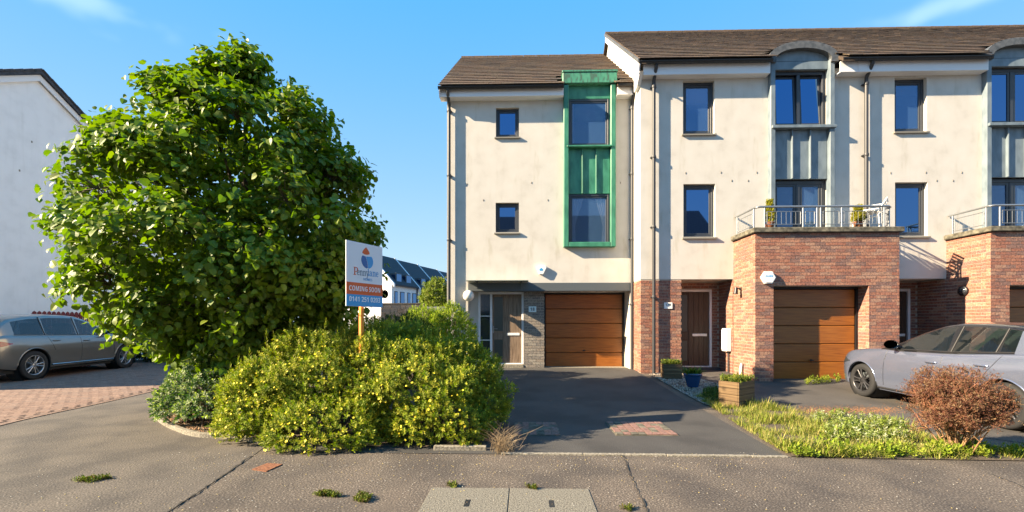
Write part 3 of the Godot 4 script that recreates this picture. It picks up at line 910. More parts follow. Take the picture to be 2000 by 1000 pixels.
# door leaf with frame; side = glazed side light on the hinge side
func front_door(parent: Node, x0: float, x1: float, y0: float, y1: float, z: float, leaf: Material, fr: Material, side: bool, sw := .3):
	var mb := MB.new(); var w := .06
	mb.cbmm(x0, x0 + w, y0, y1, z - .08, z + .03, .006); mb.cbmm(x1 - w, x1, y0, y1, z - .08, z + .03, .006)
	mb.cbmm(x0 + w, x1 - w, y1 - w, y1, z - .08, z + .029, .006); mb.cbmm(x0 + w, x1 - w, y0, y0 + .03, z - .08, z + .029, .006)
	var lx := x0 + w
	if side:
		lx = x0 + w + sw
		mb.cbmm(lx, lx + w, y0 + .03, y1 - w, z - .08, z + .028, .006)
		for k in [1, 2]:
			var yy := lerpf(y0, y1, k / 3.0)
			mb.bmm(x0 + w, lx, yy - .012, yy + .012, z - .03, z + .004)
	var f := part(parent, "door_frame", mb, fr)
	if side:
		for k in 3:
			var a := lerpf(y0 + .01, y1 - .045, k / 3.0); var b := lerpf(y0 + .01, y1 - .045, (k + 1) / 3.0)
			mb = MB.new(); mb.bmm(x0 + w, lx, a + .02, b - .01, z - .028, z - .02)
			part(f, "pane", mb, M.dark_glass)
		lx += w
	var rx := x1 - w
	# leaf of upright boards with two glazed slots on the latch side
	var dmb := MB.new()
	var gw0 := lx + .05; var gw1 := lx + (rx - lx) * .36
	var d := part(parent, "door", dmb, leaf)
	var bd := MB.new()
	bd.bmm(lx + .004, rx - .004, y0 + .034, y1 - w - .004, z - .05, z - .022)
	d.mesh = bd.mesh(leaf)
	for k in 4:
		var a := lerpf(gw1 + .03, rx - .004, k / 4.0); var b := lerpf(gw1 + .03, rx - .004, (k + 1) / 4.0)
		mb = MB.new(); mb.cbmm(a + .001, b - .002, y0 + .036, y1 - w - .006, z - .03, z - .006, .004)
		part(d, "plank", mb, leaf)
	for k in [[.08, .34], [.46, .93]]:
		var a := lerpf(y0, y1, k[0]); var b := lerpf(y0, y1, k[1])
		mb = MB.new()
		mb.cbmm(gw0 - .03, gw0, a - .03, b + .03, z - .03, z - .008, .004); mb.cbmm(gw1, gw1 + .03, a - .03, b + .03, z - .03, z - .008, .004)
		mb.cbmm(gw0, gw1, a - .03, a, z - .03, z - .009, .004); mb.cbmm(gw0, gw1, b, b + .03, z - .03, z - .009, .004)
		part(d, "moulding", mb, leaf)
		mb = MB.new(); mb.bmm(gw0, gw1, a, b, z - .024, z - .017)
		part(d, "pane", mb, M.frosted)
	mb = MB.new(); var hy := lerpf(y0, y1, .48)
	mb.cbmm(lx + .02, lx + .05, hy - .1, hy + .1, z - .008, z + .002, .003); mb.tube([Vector3(lx + .035, hy + .02, z), Vector3(lx + .035, hy + .02, z + .05), Vector3(lx + .15, hy + .02, z + .05)], [.009, .009, .009], 8)
	part(d, "handle", mb, M.rail)
	mb = MB.new(); var my := lerpf(y0, y1, .415)
	mb.cbmm(lerpf(lx, rx, .50), lerpf(lx, rx, .93), my - .035, my + .035, z - .006, z + .012, .006)
	part(d, "letterbox", mb, M.white_plastic)

# ------------------------------------------------------------------ terrace house with brick garage, balcony and blue bay
func terrace_house(X0: float, label: String, gable: bool, sd: int, beyond := false):
	var Z := -11.3; var W := 5.2; var X1 := X0 + W
	var base := gy(Z)
	var dx := X0 - 2.94
	var h := thing("terrace_house", label, "house", Vector3(X0 + W / 2, base, Z), "terraced houses with brick garages")
	var c0 := X0; var c1 := X0 + 1.02; var p1 := X0 + 2.29
	var g0 := X0 + 2.31; var g1 := X0 + 5.51; var zg := -10.25
	var soff := aty(546, Z)
	var w1 := [X0 + 1.06, X0 + 1.84, 6.19, 7.52]
	var w2 := [X0 + 1.07, X0 + 1.86, 3.60, 4.93]
	var bx0 := X0 + 3.16; var bx1 := X0 + 4.72
	var bayh := [bx0 + .1, bx1 - .1, 3.3, 7.9]
	var mb := MB.new()
	wall_z(mb, X0, X1, soff, 7.78, Z, .28, [w1, w2, bayh])
	mb.bmm(X0, X0 + .28, soff, 7.78, Z - .28, -19.9); mb.bmm(X0 + .28, X1, soff, 7.78, -19.9, -19.62)
	mb.bmm(X0 + .3, X1, soff, soff + .03, Z - .3, Z - 1.0)
	if gable:
		mb.prism([Vector2(-11.3, 7.78), Vector2(-15.5, 11.15), Vector2(-19.9, 7.78)], Vector3(X0, 0, 0), Vector3(0, 0, 1), Vector3.UP, Vector3(.28, 0, 0))
	part(h, "wall", mb, M.render)
	mb = MB.new()
	for y in [2.75, 5.2]: mb.bmm(X0 + .29, X1 - .01, y, y + .2, Z - .9, -19.6)
	mb.bmm(X0 + .29, X1 - .01, base, 7.7, Z - 1.9, Z - 2.0)
	part(h, "interior", mb, M.room)
	# roof
	var ev := Vector2(-10.96, 7.86); var rd := Vector2(-15.5, 11.42)
	var xl := X0 - (.12 if gable else 0.0)
	var rb := MB.new()
	for e in [[ev, rd], [Vector2(-20.04, 7.86), rd]]:
		var a: Vector2 = e[0]; var b: Vector2 = e[1]; var dn := Vector2(0, -.09)
		for sg in [[xl + .02, bx0 - .05, 0.0], [bx0 - .05, bx1 + .05, .30], [bx1 + .05, X1 - .001, 0.0]]:
			var a2: Vector2 = a.lerp(b, sg[2] if a == ev else 0.0)
			rb.prism([a2, b, b + dn, a2 + dn], Vector3(sg[0], 0, 0), Vector3(0, 0, 1), Vector3.UP, Vector3(sg[1] - sg[0], 0, 0))
	var roof := part(h, "roof", rb, M.tile4)
	var cxb := (bx0 + bx1) / 2
	rng.seed = sd
	roof_tiles(roof, xl, X1 - .004, ev + Vector2(.03, -.02), rd, func(x, s): return absf(x - cxb) < .90 * sqrt(maxf(0.0, 1.0 - pow(maxf(0.0, s - .05) / 1.05, 2.0))) and s < 1.1)
	var rt := MB.new()
	var x := xl
	while x < X1 - .05:
		rt.tube([Vector3(x, rd.y, rd.x), Vector3(minf(x + .44, X1), rd.y, rd.x)], [.085, .08], 10)
		x += .45
	part(roof, "ridge_tile", rt, M.tile1)
	if gable:
		mb = MB.new()
		mb.prism([Vector2(ev.x, ev.y - .09), Vector2(rd.x, rd.y - .09), Vector2(rd.x, rd.y - .27), Vector2(ev.x - .1, ev.y - .28)], Vector3(xl, 0, 0), Vector3(0, 0, 1), Vector3.UP, Vector3(.03, 0, 0))
		mb.prism([Vector2(ev.x - .02, ev.y - .25), Vector2(Z - .3, ev.y - .02), Vector2(Z - .3, 7.40), Vector2(Z + .0, 7.40), Vector2(ev.x - .05, 7.62)], Vector3(xl + .03, 0, 0), Vector3(0, 0, 1), Vector3.UP, Vector3(.09, 0, 0))
		part(roof, "barge_board", mb, M.fascia)
		mb = MB.new()
		mb.prism([Vector2(ev.x + .02, ev.y + .03), Vector2(rd.x, rd.y + .03), Vector2(rd.x, rd.y - .07), Vector2(ev.x + .02, ev.y - .07)], Vector3(xl - .03, 0, 0), Vector3(0, 0, 1), Vector3.UP, Vector3(.028, 0, 0))
		part(roof, "verge_cap", mb, M.lead)
	for s in [[xl + (.13 if gable else .005), bx0 - .06], [bx1 + .06, X1 - .002]]:
		mb = MB.new()
		mb.cbmm(s[0], s[1], 7.56, 7.82, -11.10, -11.07, .004); mb.bmm(s[0], s[1], 7.565, 7.585, Z + .001, -11.102)
		part(roof, "fascia", mb, M.fascia)
		gutter(roof, s[0] - (.12 if gable and s[0] < bx0 else 0.0), s[1], 7.85, -11.0)
	if beyond: return
	downpipe(h, X0 + .31, Z + .085, 7.79, base, -11.02, M.pipe)
	window(h, w1[0], w1[1], w1[2], w1[3], Z - .09, M.frame, M.clear_glass, .065)
	mb = MB.new(); mb.bmm(w1[0] + .05, w1[1] - .05, w1[3] - [.34, .48][int(gable)], w1[3], Z - .24, Z - .235); part(h, "blind", mb, M.curtain)
	window(h, w2[0], w2[1], w2[2], w2[3], Z - .09, M.frame, M.glass, .065)
	for q in [[1339, 338], [1408, 337], [1478, 337], [1429, 353], [1461, 353]]: vent(h, q[0] + dx * 870 / 11.3, q[1], Z)
	# ---- blue bay with arched head
	var zb := Z + .13
	mb = MB.new()
	mb.cbmm(bx0, bx0 + .12, 3.5, 7.95, Z - .02, zb, .01); mb.cbmm(bx1 - .12, bx1, 3.5, 7.95, Z - .02, zb, .01)
	var bay := part(h, "bay", mb, M.blue_zinc)
	var arch := []; var inner := []
	var hw := (bx1 - bx0) / 2; var rise := .31
	for i in 19:
		var t := PI * i / 18.0
		arch.append(Vector2(cos(t) * (hw + .06), 7.95 + .02 + sin(t) * (rise + .09))); inner.append(Vector2(cos(t) * (hw - .11), 7.95 + sin(t) * (rise - .06)))
	var ring := arch.duplicate()
	ring.append(Vector2(-hw - .06, 7.86)); ring.append(Vector2(-hw + .11, 7.86))
	var inv := inner.duplicate(); inv.reverse()
	ring.append_array(inv)
	ring.append(Vector2(hw - .11, 7.86)); ring.append(Vector2(hw + .06, 7.86))
	mb = MB.new(); mb.prism(ring, Vector3(cxb, 0, Z - .02), Vector3.RIGHT, Vector3.UP, Vector3(0, 0, .20))
	part(bay, "arch", mb, M.lead)
	var vault := arch.duplicate()
	mb = MB.new(); mb.prism(vault, Vector3(cxb, -.012, -13.2), Vector3.RIGHT * .985, Vector3.UP, Vector3(0, 0, -13.2 * -1 + Z - .021))
	part(bay, "vault", mb, M.lead)
	mb = MB.new(); mb.prism(inner, Vector3(cxb, 0, Z - .015), Vector3.RIGHT * 1.02, Vector3.UP, Vector3(0, 0, .055))
	part(bay, "tympanum", mb, M.blue_zinc)
	var ia := bx0 + .122; var ib := bx1 - .122
	mb = MB.new(); mb.cbmm(ia, ib, 7.74, 7.94, Z - .02, Z + .05, .006)
	part(bay, "head_panel", mb, M.blue_zinc)
	window(bay, ia, ib, 6.32, 7.735, Z - .05, M.frame, M.glass, .075, 2, false, gable)
	mb = MB.new(); mb.cbmm(bx0 + .02, bx1 - .02 + .04, 6.24, 6.315, Z - .05, zb + .05, .008)
	part(bay, "bay_sill", mb, M.blue_zinc)
	for k in 3:
		var a := lerpf(ia, ib, k / 3.0); var b := lerpf(ia, ib, (k + 1) / 3.0)
		mb = MB.new(); mb.cbmm(a + .006, b - .006, 5.02, 6.235, Z - .02, Z + .03, .006)
		part(bay, "panel", mb, M.blue_zinc)
		if k > 0:
			mb = MB.new(); mb.cbmm(a - .016, a + .016, 5.02, 6.235, Z - .015, Z + .09, .006)
			part(bay, "seam", mb, M.blue_zinc)
	window(bay, ia, ib, 3.52, 5.01, Z - .06, M.frame, M.bay_glass, .085, 2, false)
	curtain(h, ia + .78, ia + 1.15, 3.5, 5.0, Z - .22, true, .9)
	# ---- brick ground storey and garage
	var items := []
	var lo := base - .12
	rng.seed = sd + 7
	var R := Vector3.RIGHT; var F := Vector3(0, 0, 1); var Bk := Vector3(0, 0, -1)
	var hh := soff - lo - .004
	var dz0 := Z - .8
	brick_face(items, Vector3(c0, lo, Z + .002), R, c1 - c0, hh, F, [], 6)
	if gable: brick_face(items, Vector3(c0 - .004, lo, Z - .104), Bk, .72, hh, Vector3(-1, 0, 0), [], 6)
	brick_face(items, Vector3(c1, lo, Z - .104), Bk, .69, hh, Vector3(1, 0, 0), [], 6)
	var dtop := aty(566, dz0) ; var dx1 := X0 + 2.10
	brick_face(items, Vector3(c1 + .004, lo, dz0), R, p1 - c1 - .004, hh, F, [[-.1, dx1 - c1, 0, dtop - lo]], 6)
	brick_face(items, Vector3(p1, lo, Z - .002), Bk, .79, hh, Vector3(-1, 0, 0), [], 6)
	var gh := 3.48 - lo
	var d0 := X0 + 2.72; var d1 := X0 + 4.84; var gtop := 2.28
	brick_face(items, Vector3(g0, lo, zg), R, g1 - g0, gh, F, [[d0 - g0, d1 - g0, 0, gtop - lo]], 6)
	brick_face(items, Vector3(g0, lo, zg - .104), Bk, 1.05 - .104, gh, Vector3(-1, 0, 0), [], 6)
	brick_face(items, Vector3(g1, lo, zg - .104), Bk, 1.05 - .104, gh, Vector3(1, 0, 0), [], 6)
	brick_face(items, Vector3(d1, lo, zg - .104), Bk, .34, gtop - lo, Vector3(-1, 0, 0), [], 6)
	brick_face(items, Vector3(d0, lo, zg - .104), Bk, .34, gtop - lo, Vector3(1, 0, 0), [], 6)
	mb = MB.new(); var e := .007
	mb.bmm(c0 + e, c1 - e, lo, soff - .006, Z - .78, Z - e)
	mb.bmm(c1 - .02, dx1 - 1.04, lo, soff - .006, dz0 - .1, dz0 - e); mb.bmm(dx1 + .0, p1 + .1, lo, soff - .006, dz0 - .1, dz0 - e)
	mb.bmm(c1 - .02, dx1 + .01, dtop, soff - .006, dz0 - .1, dz0 - e - .001)
	mb.bmm(p1 + e, p1 + .2, lo, soff - .006, dz0, Z - .003)
	mb.bmm(g0 + e, d0 - e, lo, 3.47, zg - .45, zg - e); mb.bmm(d1 + e, g1 - e, lo, 3.47, zg - .45, zg - e); mb.bmm(d0 - e, d1 + e, gtop + .006, 3.47, zg - .45, zg - e - .001)
	mb.bmm(g0 + e, g0 + .2, lo, 3.47, Z + .002, zg - .45); mb.bmm(g1 - .2, g1 - e, lo, 3.47, Z + .002, zg - .45)
	var bw := part(h, "brick_wall", mb, M.mortar)
	pieces(bw, "brick", items, [M.brick0, M.brick1, M.brick2, M.brick3, M.brick4, M.brick5], 300)
	garage_door(h, d0, d1, gy(zg) - .01, gtop, zg - .36, M.garage_oak2, M.garage_oak)
	front_door(h, dx1 - 1.02, dx1, base + .09, dtop, dz0 + .0, M.dark_door, M.white_frame, false)
	mb = MB.new(); mb.cbmm(c1 + .01, p1 - .01, base - .1, base + .085, dz0, dz0 + .16, .01)
	part(h, "doorstep", mb, M.slate)
	# ---- balcony
	mb = MB.new()
	mb.cbmm(g0 - .07, g1 + .07, 3.485, 3.60, Z + .003, zg + .07, .014)
	var sl := part(h, "balcony_slab", mb, M.coping)
	var ry := 4.08
	var rx0 := g0 + .06; var rx1 := g1 - .22; var rz := zg - .02
	mb = MB.new()
	mb.tube([Vector3(rx0 - .02, ry, Z + .02), Vector3(rx0 - .02, ry, rz - .08), Vector3(rx0 + .06, ry, rz), Vector3(rx1, ry, rz), Vector3(rx1 + .12, ry, rz - .10), Vector3(rx1 + .12, ry, Z + .02)], [.024, .024, .024, .024, .024, .024], 10)
	var rl := part(sl, "handrail", mb, M.rail)
	var posts := [[rx0 - .02, Z + .12], [rx0 - .02, rz - .12], [rx0 + .16, rz], [rx0 + 1.02, rz], [rx0 + 1.33, rz], [rx0 + 1.41, rz], [rx0 + 1.88, rz], [rx1 - .1, rz], [rx1 + .12, rz - .14], [rx1 + .12, Z + .15]]
	for q in posts:
		mb = MB.new(); mb.tube([Vector3(q[0], 3.595, q[1]), Vector3(q[0], ry - .02, q[1])], [.019, .019], 8)
		part(sl, "post", mb, M.rail)
	var fr := [[posts[0], posts[1]], [posts[2], posts[3]], [posts[3], posts[4]], [posts[5], posts[6]], [posts[6], posts[7]], [posts[8], posts[9]]]
	for q in fr:
		var a := Vector3(q[0][0], 0, q[0][1]); var b := Vector3(q[1][0], 0, q[1][1])
		var d := (b - a).normalized(); a += d * .055; b -= d * .055
		var pts := [a + Vector3.UP * 3.68, b + Vector3.UP * 3.68, b + Vector3.UP * 3.97, a + Vector3.UP * 3.97]
		mb = MB.new()
		for i in 4: mb.tube([pts[i], pts[(i + 1) % 4]], [.009, .009], 6)
		var nb := int((b - a).length() / .1)
		for i in range(1, nb):
			var t := a.lerp(b, float(i) / nb)
			mb.tube([t + Vector3.UP * 3.68, t + Vector3.UP * 3.97], [.003, .003], 5, false)
		for yy in [3.72, 3.93]:
			mb.tube([a - d * .055 + Vector3.UP * yy, a + Vector3.UP * yy], [.011, .011], 6); mb.tube([b + d * .055 + Vector3.UP * yy, b + Vector3.UP * yy], [.011, .011], 6)
		part(sl, "railing_panel", mb, M.rail)

# ------------------------------------------------------------------ small fittings on the walls
func fittings():
	# globe lamp beside the oak door
	var p := at(916, 578, -12.02)
	var t := thing("globe_lamp", "round white globe lamp on the cream wall beside the front door", "wall lamp", Vector3(p.x, p.y, -12.1))
	var mb := MB.new()
	var pr := []
	for i in 13: pr.append(Vector2(sin(PI * i / 12.0) * .15, -cos(PI * i / 12.0) * .15))
	mb.lathe(pr, p + Vector3(0, 0, .10), Basis.IDENTITY, 24); part(t, "globe", mb, M.globe)
	mb = MB.new(); mb.lathe([Vector2(0, .0), Vector2(.07, .0), Vector2(.07, .02), Vector2(.045, .05), Vector2(.045, .10)], Vector3(p.x, p.y, -12.098), Basis(Vector3.RIGHT, PI / 2), 16); part(t, "lamp_base", mb, M.gutter)
	# alarm boxes
	p = at(1057, 527, -12.06)
	t = thing("alarm_box", "small white pentagonal alarm box on the cream wall above the garage", "alarm box", Vector3(p.x, p.y, -12.1), "burglar alarm boxes")
	mb = MB.new(); mb.prism([Vector2(-.14, .06), Vector2(-.10, .115), Vector2(.10, .115), Vector2(.14, .06), Vector2(.05, -.12), Vector2(-.05, -.12)], Vector3(p.x, p.y, -12.099), Vector3.RIGHT, Vector3.UP, Vector3(0, 0, .085)); part(t, "housing", mb, M.white_plastic)
	mb = MB.new(); mb.prism([Vector2(-.05, .01), Vector2(0, .05), Vector2(.05, .01), Vector2(.04, -.03), Vector2(-.04, -.03)], Vector3(p.x, p.y, -12.015), Vector3.RIGHT, Vector3.UP, Vector3(0, 0, .004)); part(t, "emblem", mb, M.board_blue)
	p = at(1501, 542, -10.2)
	t = thing("alarm_box", "white hexagonal alarm box on the red brick garage front", "alarm box", Vector3(p.x, p.y, -10.25), "burglar alarm boxes")
	var hx := []; var hx2 := []
	for i in 6:
		hx.append(Vector2(cos(TAU * i / 6.0), sin(TAU * i / 6.0) * .95) * .165); hx2.append(hx[i] * .84)
	mb = MB.new(); mb.prism(hx, Vector3(p.x, p.y, -10.249), Vector3.RIGHT, Vector3.UP, Vector3(0, 0, .06)); mb.prism(hx2, Vector3(p.x, p.y, -10.19), Vector3.RIGHT, Vector3.UP, Vector3(0, 0, .022)); part(t, "housing", mb, M.white_plastic)
	text_on(t, "lettering", "ALARM", .05, Transform3D(Basis.IDENTITY, Vector3(p.x, p.y + .03, -10.167)), M.board_blue, false, true, .17)
	# number plates
	p = at(1040, 604, -12.32)
	t = thing("house_number", "pale blue number plate on the grey brick pier", "number plate", Vector3(p.x, p.y, -12.33), "house number plates")
	mb = MB.new(); mb.cbox(Vector3(p.x, p.y, -12.318), Vector3(.21, .16, .02), .004); part(t, "plate", mb, M.plaque)
	text_on(t, "lettering", "18", .12, Transform3D(Basis.IDENTITY, Vector3(p.x, p.y, -12.307)), M.ink, false, true)
	p = at(1305, 597, -11.29)
	t = thing("house_number", "white number plate on the red brick column beside the dark door", "number plate", Vector3(p.x, p.y, -11.3), "house number plates")
	mb = MB.new(); mb.cbox(Vector3(p.x, p.y, -11.287), Vector3(.21, .16, .02), .004); part(t, "plate", mb, M.white_plastic)
	text_on(t, "lettering", "17B", .08, Transform3D(Basis.IDENTITY, Vector3(p.x, p.y + .02, -11.276)), M.ink, false, true)
	# meter box on the porch wall and a pipe stub below
	t = thing("meter_box", "white meter box on the brick wall of the porch", "meter box", Vector3(5.2, 1.0, -11.45))
	mb = MB.new(); mb.cbmm(5.10, 5.228, .72, 1.30, -11.62, -11.36, .012); part(t, "housing", mb, M.white_plastic)
	mb = MB.new(); mb.cbmm(5.085, 5.098, .76, 1.26, -11.60, -11.38, .005); part(t, "lid", mb, M.white_plastic)
	mb = MB.new(); mb.tube([Vector3(5.19, .72, -11.45), Vector3(5.19, .15, -11.45)], [.02, .02], 8); part(t, "cable_pipe", mb, M.pipe)
	t = thing("pipe_stub", "short white pipe stub standing at the foot of the brick garage side", "pipe", Vector3(5.17, gy(-10.8), -10.8))
	mb = MB.new(); mb.tube([Vector3(5.19, gy(-10.8), -10.8), Vector3(5.19, gy(-10.8) + .2, -10.8), Vector3(5.21, gy(-10.8) + .33, -10.8)], [.035, .032, .028], 10); part(t, "pipe", mb, M.white_plastic)
	# black wall lights on the garage sides
	for k in 2:
		var x := 5.25 + k * 5.2
		if k == 0:
			t = thing("wall_spotlight", "small black spotlight on the sunlit brick side of the garage with the white alarm box", "wall lamp", Vector3(x, 2.2, -10.9))
			mb = MB.new(); mb.cbmm(x - .03, x, 2.24, 2.30, -10.95, -10.87, .005); part(t, "bracket", mb, M.gutter)
			mb = MB.new(); mb.tube([Vector3(x - .03, 2.27, -10.91), Vector3(x - .12, 2.26, -10.88)], [.012, .012], 8); mb.tube([Vector3(x - .13, 2.29, -10.88), Vector3(x - .15, 2.14, -10.86)], [.04, .05], 12); part(t, "lamp_head", mb, M.gutter)
		else:
			t = thing("wall_lantern", "round black bulkhead lantern on the brick garage side behind the hatchback", "wall lamp", Vector3(x, 2.2, -10.8))
			mb = MB.new(); mb.lathe([Vector2(0, 0), Vector2(.115, 0), Vector2(.12, .03), Vector2(.115, .05), Vector2(.09, .06)], Vector3(x - .001, 2.2, -10.85), Basis(Vector3(0, 0, 1), PI / 2), 20); part(t, "rim", mb, M.gutter)
			mb = MB.new(); mb.lathe([Vector2(.09, .055), Vector2(.07, .08), Vector2(.03, .095), Vector2(0, .10)], Vector3(x, 2.2, -10.85), Basis(Vector3(0, 0, 1), PI / 2), 20); part(t, "glass", mb, M.dark_glass)

# ------------------------------------------------------------------ neighbouring buildings
func neighbours():
	# white gable of the house beyond the parking court
	var X := -15.0; var zr := -13.35; var yr := 9.0; var sl := .58; var zf := -8.0; var zk := -18.7
	var ye := yr - (zf - zr) * sl
	var h := thing("gable_house", "white rendered house with shaded blank gable behind the grey estate car", "house", Vector3(X - 5, 0.0, zr))
	var mb := MB.new()
	mb.prism([Vector2(zf, 0.0), Vector2(zf, ye), Vector2(zr, yr), Vector2(zk, ye), Vector2(zk, 0)], Vector3(X - 9, 0, 0), Vector3(0, 0, 1), Vector3.UP, Vector3(9, 0, 0))
	part(h, "wall", mb, M.render_white)
	mb = MB.new()
	for e in [1.0, -1.0]:
		var a := Vector2(zr + e * (zf - zr + .35), ye - .35 * sl + .10); var b := Vector2(zr, yr + .10)
		mb.prism([a, b, b + Vector2(0, .13), a + Vector2(0, .13)], Vector3(X - 9, 0, 0), Vector3(0, 0, 1), Vector3.UP, Vector3(9.16, 0, 0))
	var rf := part(h, "roof", mb, M.slate)
	mb = MB.new()
	for e in [1.0, -1.0]:
		var a := Vector2(zr + e * (zf - zr + .33), ye - .33 * sl - .1); var b := Vector2(zr, yr - .1)
		mb.prism([a, b, b + Vector2(0, .19), a + Vector2(0, .19)], Vector3(X + .06, 0, 0), Vector3(0, 0, 1), Vector3.UP, Vector3(.03, 0, 0))
	part(rf, "barge_board", mb, M.fascia)
	mb = MB.new()
	for e in [1.0, -1.0]:
		var n := 22
		for i in n:
			var t := (i + .5) / n
			var q := Vector2(lerpf(zr + e * (zf - zr + .35), zr, t), lerpf(ye - .35 * sl, yr, t) + .25)
			mb.cbox(Vector3(X + .11, q.y, q.x), Vector3(.16, .06, .30), .012, Basis(Vector3.RIGHT, e * atan(sl) + .04 * e))
	part(rf, "verge_tile", mb, M.slate)
	for q in [[62, 277], [38, 333]]:
		var pp := Vector3(X, 0, 0); var d := ray(q[0], q[1]); pp = CAM + d * (X / d.x)
		mb = MB.new(); mb.cbox(pp + Vector3(.004, 0, 0), Vector3(.014, .06, .035), .003); part(h, "vent", mb, M.vent)
	# red picket fence at its foot
	h = thing("picket_fence", "dark red picket fence at the foot of the white gable", "fence", Vector3(-14.2, 0.0, -13.3))
	for i in 13:
		var z := -12.55 - i * .135
		mb = MB.new(); mb.prism([Vector2(-.045, 0), Vector2(.045, 0), Vector2(.052, 1.75), Vector2(0, 1.79), Vector2(-.052, 1.75)], Vector3(-14.2, 0, z), Vector3(0, 0, 1), Vector3.UP, Vector3(.02, 0, 0))
		part(h, "picket", mb, M.fence_red)
	for y in [.5, 1.62]:
		mb = MB.new(); mb.bmm(-14.24, -14.202, y, y + .09, -14.25, -12.5); part(h, "rail", mb, M.fence_red)
	# terrace far behind, stepping away
	var dir := Vector3(.318, 0, -1).normalized(); var side := Vector3(-dir.z, 0, dir.x)   # side points to the street front
	var labels := ["far white house whose round gable window faces the sign board", "far white house directly behind the one with the round gable window", "far white house behind two others with dark roof and dormers", "far white house at the end of the distant row"]
	for k in 4:
		var c := Vector3(-12.25, 0, -41) + dir * 4.52 * k
		var e := 5.15 - .06 * k; var r := 7.95 - .08 * k; var dp := 5.4; var L := 4.45
		var hs := thing("far_house", labels[k], "house", c + dir * 2 - side * 2.7, "distant row of white houses")
		mb = MB.new()
		mb.prism([Vector2(0, 0), Vector2(0, e), Vector2(-dp / 2, r), Vector2(-dp, e), Vector2(-dp, 0)], c, side, Vector3.UP, dir * L)
		part(hs, "wall", mb, M.render_white)
		mb = MB.new()
		for s in [0.0, 1.0]:
			var a := Vector2(.25, e - .27) if s == 0.0 else Vector2(-dp - .25, e - .27)
			var b := Vector2(-dp / 2, r + .02)
			mb.prism([a, b, b + Vector2(0, .16), a + Vector2(0, .16)], c + dir * .16, side, Vector3.UP, dir * (L - .16))
		var ro := part(hs, "roof", mb, M.slate)
		mb = MB.new()
		mb.prism([Vector2(.3, e - .40), Vector2(-dp / 2, r + .05), Vector2(-dp / 2, r + .32), Vector2(.3, e - .10)], c - dir * .06, side, Vector3.UP, dir * .2)
		mb.prism([Vector2(-dp - .3, e - .40), Vector2(-dp / 2, r + .05), Vector2(-dp / 2, r + .32), Vector2(-dp - .3, e - .10)], c - dir * .06, side, Vector3.UP, dir * .2)
		part(ro, "barge_board", mb, M.fascia)
		for q in [1.35, 3.05]:      # glazed dormers
			var o = c + dir * q - side * .75 + Vector3.UP * (e + .12)
			var bs := Basis(dir, Vector3.UP, side)
			mb = MB.new(); mb.cbox(o + Vector3.UP * .42, Vector3(.95, .95, 1.3), .02, bs); var dm := part(ro, "dormer", mb, M.lead)
			mb = MB.new(); mb.box(o + Vector3.UP * .45 + side * .655, Vector3(.8, .7, .03), bs); part(dm, "pane", mb, M.glass)
			mb = MB.new(); mb.box(o + Vector3.UP * .45 - dir * .49 + side * .25, Vector3(.03, .55, .6), bs); part(dm, "side_pane", mb, M.glass)
		for q in [.7, 1.75, 2.9, 3.9]:
			var o = c + dir * q + side * .01
			var bs := Basis(dir, Vector3.UP, side)
			for yy in [1.3, 3.55]:
				mb = MB.new(); mb.box(o + Vector3.UP * (yy + .1), Vector3(.5 if q in [.7, 2.9] else .72, 1.5, .06), bs); var wf := part(hs, "window", mb, M.frame)
				mb = MB.new(); mb.box(o + Vector3.UP * (yy + .1) + side * .035, Vector3(.4 if q in [.7, 2.9] else .6, 1.36, .02), bs); part(wf, "pane", mb, M.glass)
		mb = MB.new(); mb.tube([c + side * .1 + dir * 4.35 + Vector3.UP * e, c + side * .1 + dir * 4.35], [.06, .06], 6); part(hs, "downpipe", mb, M.gutter)
		if k == 0:
			mb = MB.new(); mb.lathe([Vector2(0, .03), Vector2(.34, .03), Vector2(.40, .0)], c - side * 0.75 + Vector3.UP * 4.1 - dir * .005, Basis(side, -dir, Vector3.UP), 16)
			part(hs, "round_window", mb, M.glass)
	# stone garden wall and pale fence behind the hedges
	var a := at(744, 600, -17.0); var b := at(838, 600, -17.0)
	h = thing("stone_wall", "brown rubble stone garden wall behind the dark evergreen shrub", "wall", Vector3((a.x + b.x) / 2, gy(-17), -17))
	mb = MB.new(); mb.bmm(a.x, b.x - .25, 0, 2.13, -17.3, -17.01); var core := part(h, "core", mb, M.mortar)
	mb = MB.new(); mb.cbmm(a.x - .03, b.x - .22, 2.14, 2.2, -17.34, -16.97, .01); part(h, "coping", mb, M.stone)
	rng.seed = 71
	var it := []
	for r in 14:
		var x := a.x - rng.randf() * .2
		while x < b.x - .3:
			var w := rng.randf_range(.18, .42); var x0 := maxf(x, a.x); var x1 := minf(x + w, b.x - .25)
			if x1 - x0 > .05: it.append([Transform3D(Basis.from_scale(Vector3(x1 - x0 - .015, .135, .12)), Vector3((x0 + x1) / 2, .1 + r * .15, -17.05 + rng.randf() * .03)), rng.randi() % 4])
			x += w
	pieces(core, "stone", it, [M.grey_brick0, M.grey_brick2, M.grey_brick3, M.stone], 300)
	a = at(815, 600, -17.6); b = at(872, 600, -17.6)
	h = thing("garden_wall", "low pale capped wall between the stone wall and the end house", "wall", Vector3(a.x, gy(-17), -17.6))
	mb = MB.new(); mb.bmm(a.x, b.x + .3, 0, 1.9, -17.75, -17.6); part(h, "panel", mb, M.stone)
	mb = MB.new(); mb.cbmm(a.x - .03, b.x + .3, 1.9, 2.08, -17.8, -17.55, .02); part(h, "coping", mb, M.render)
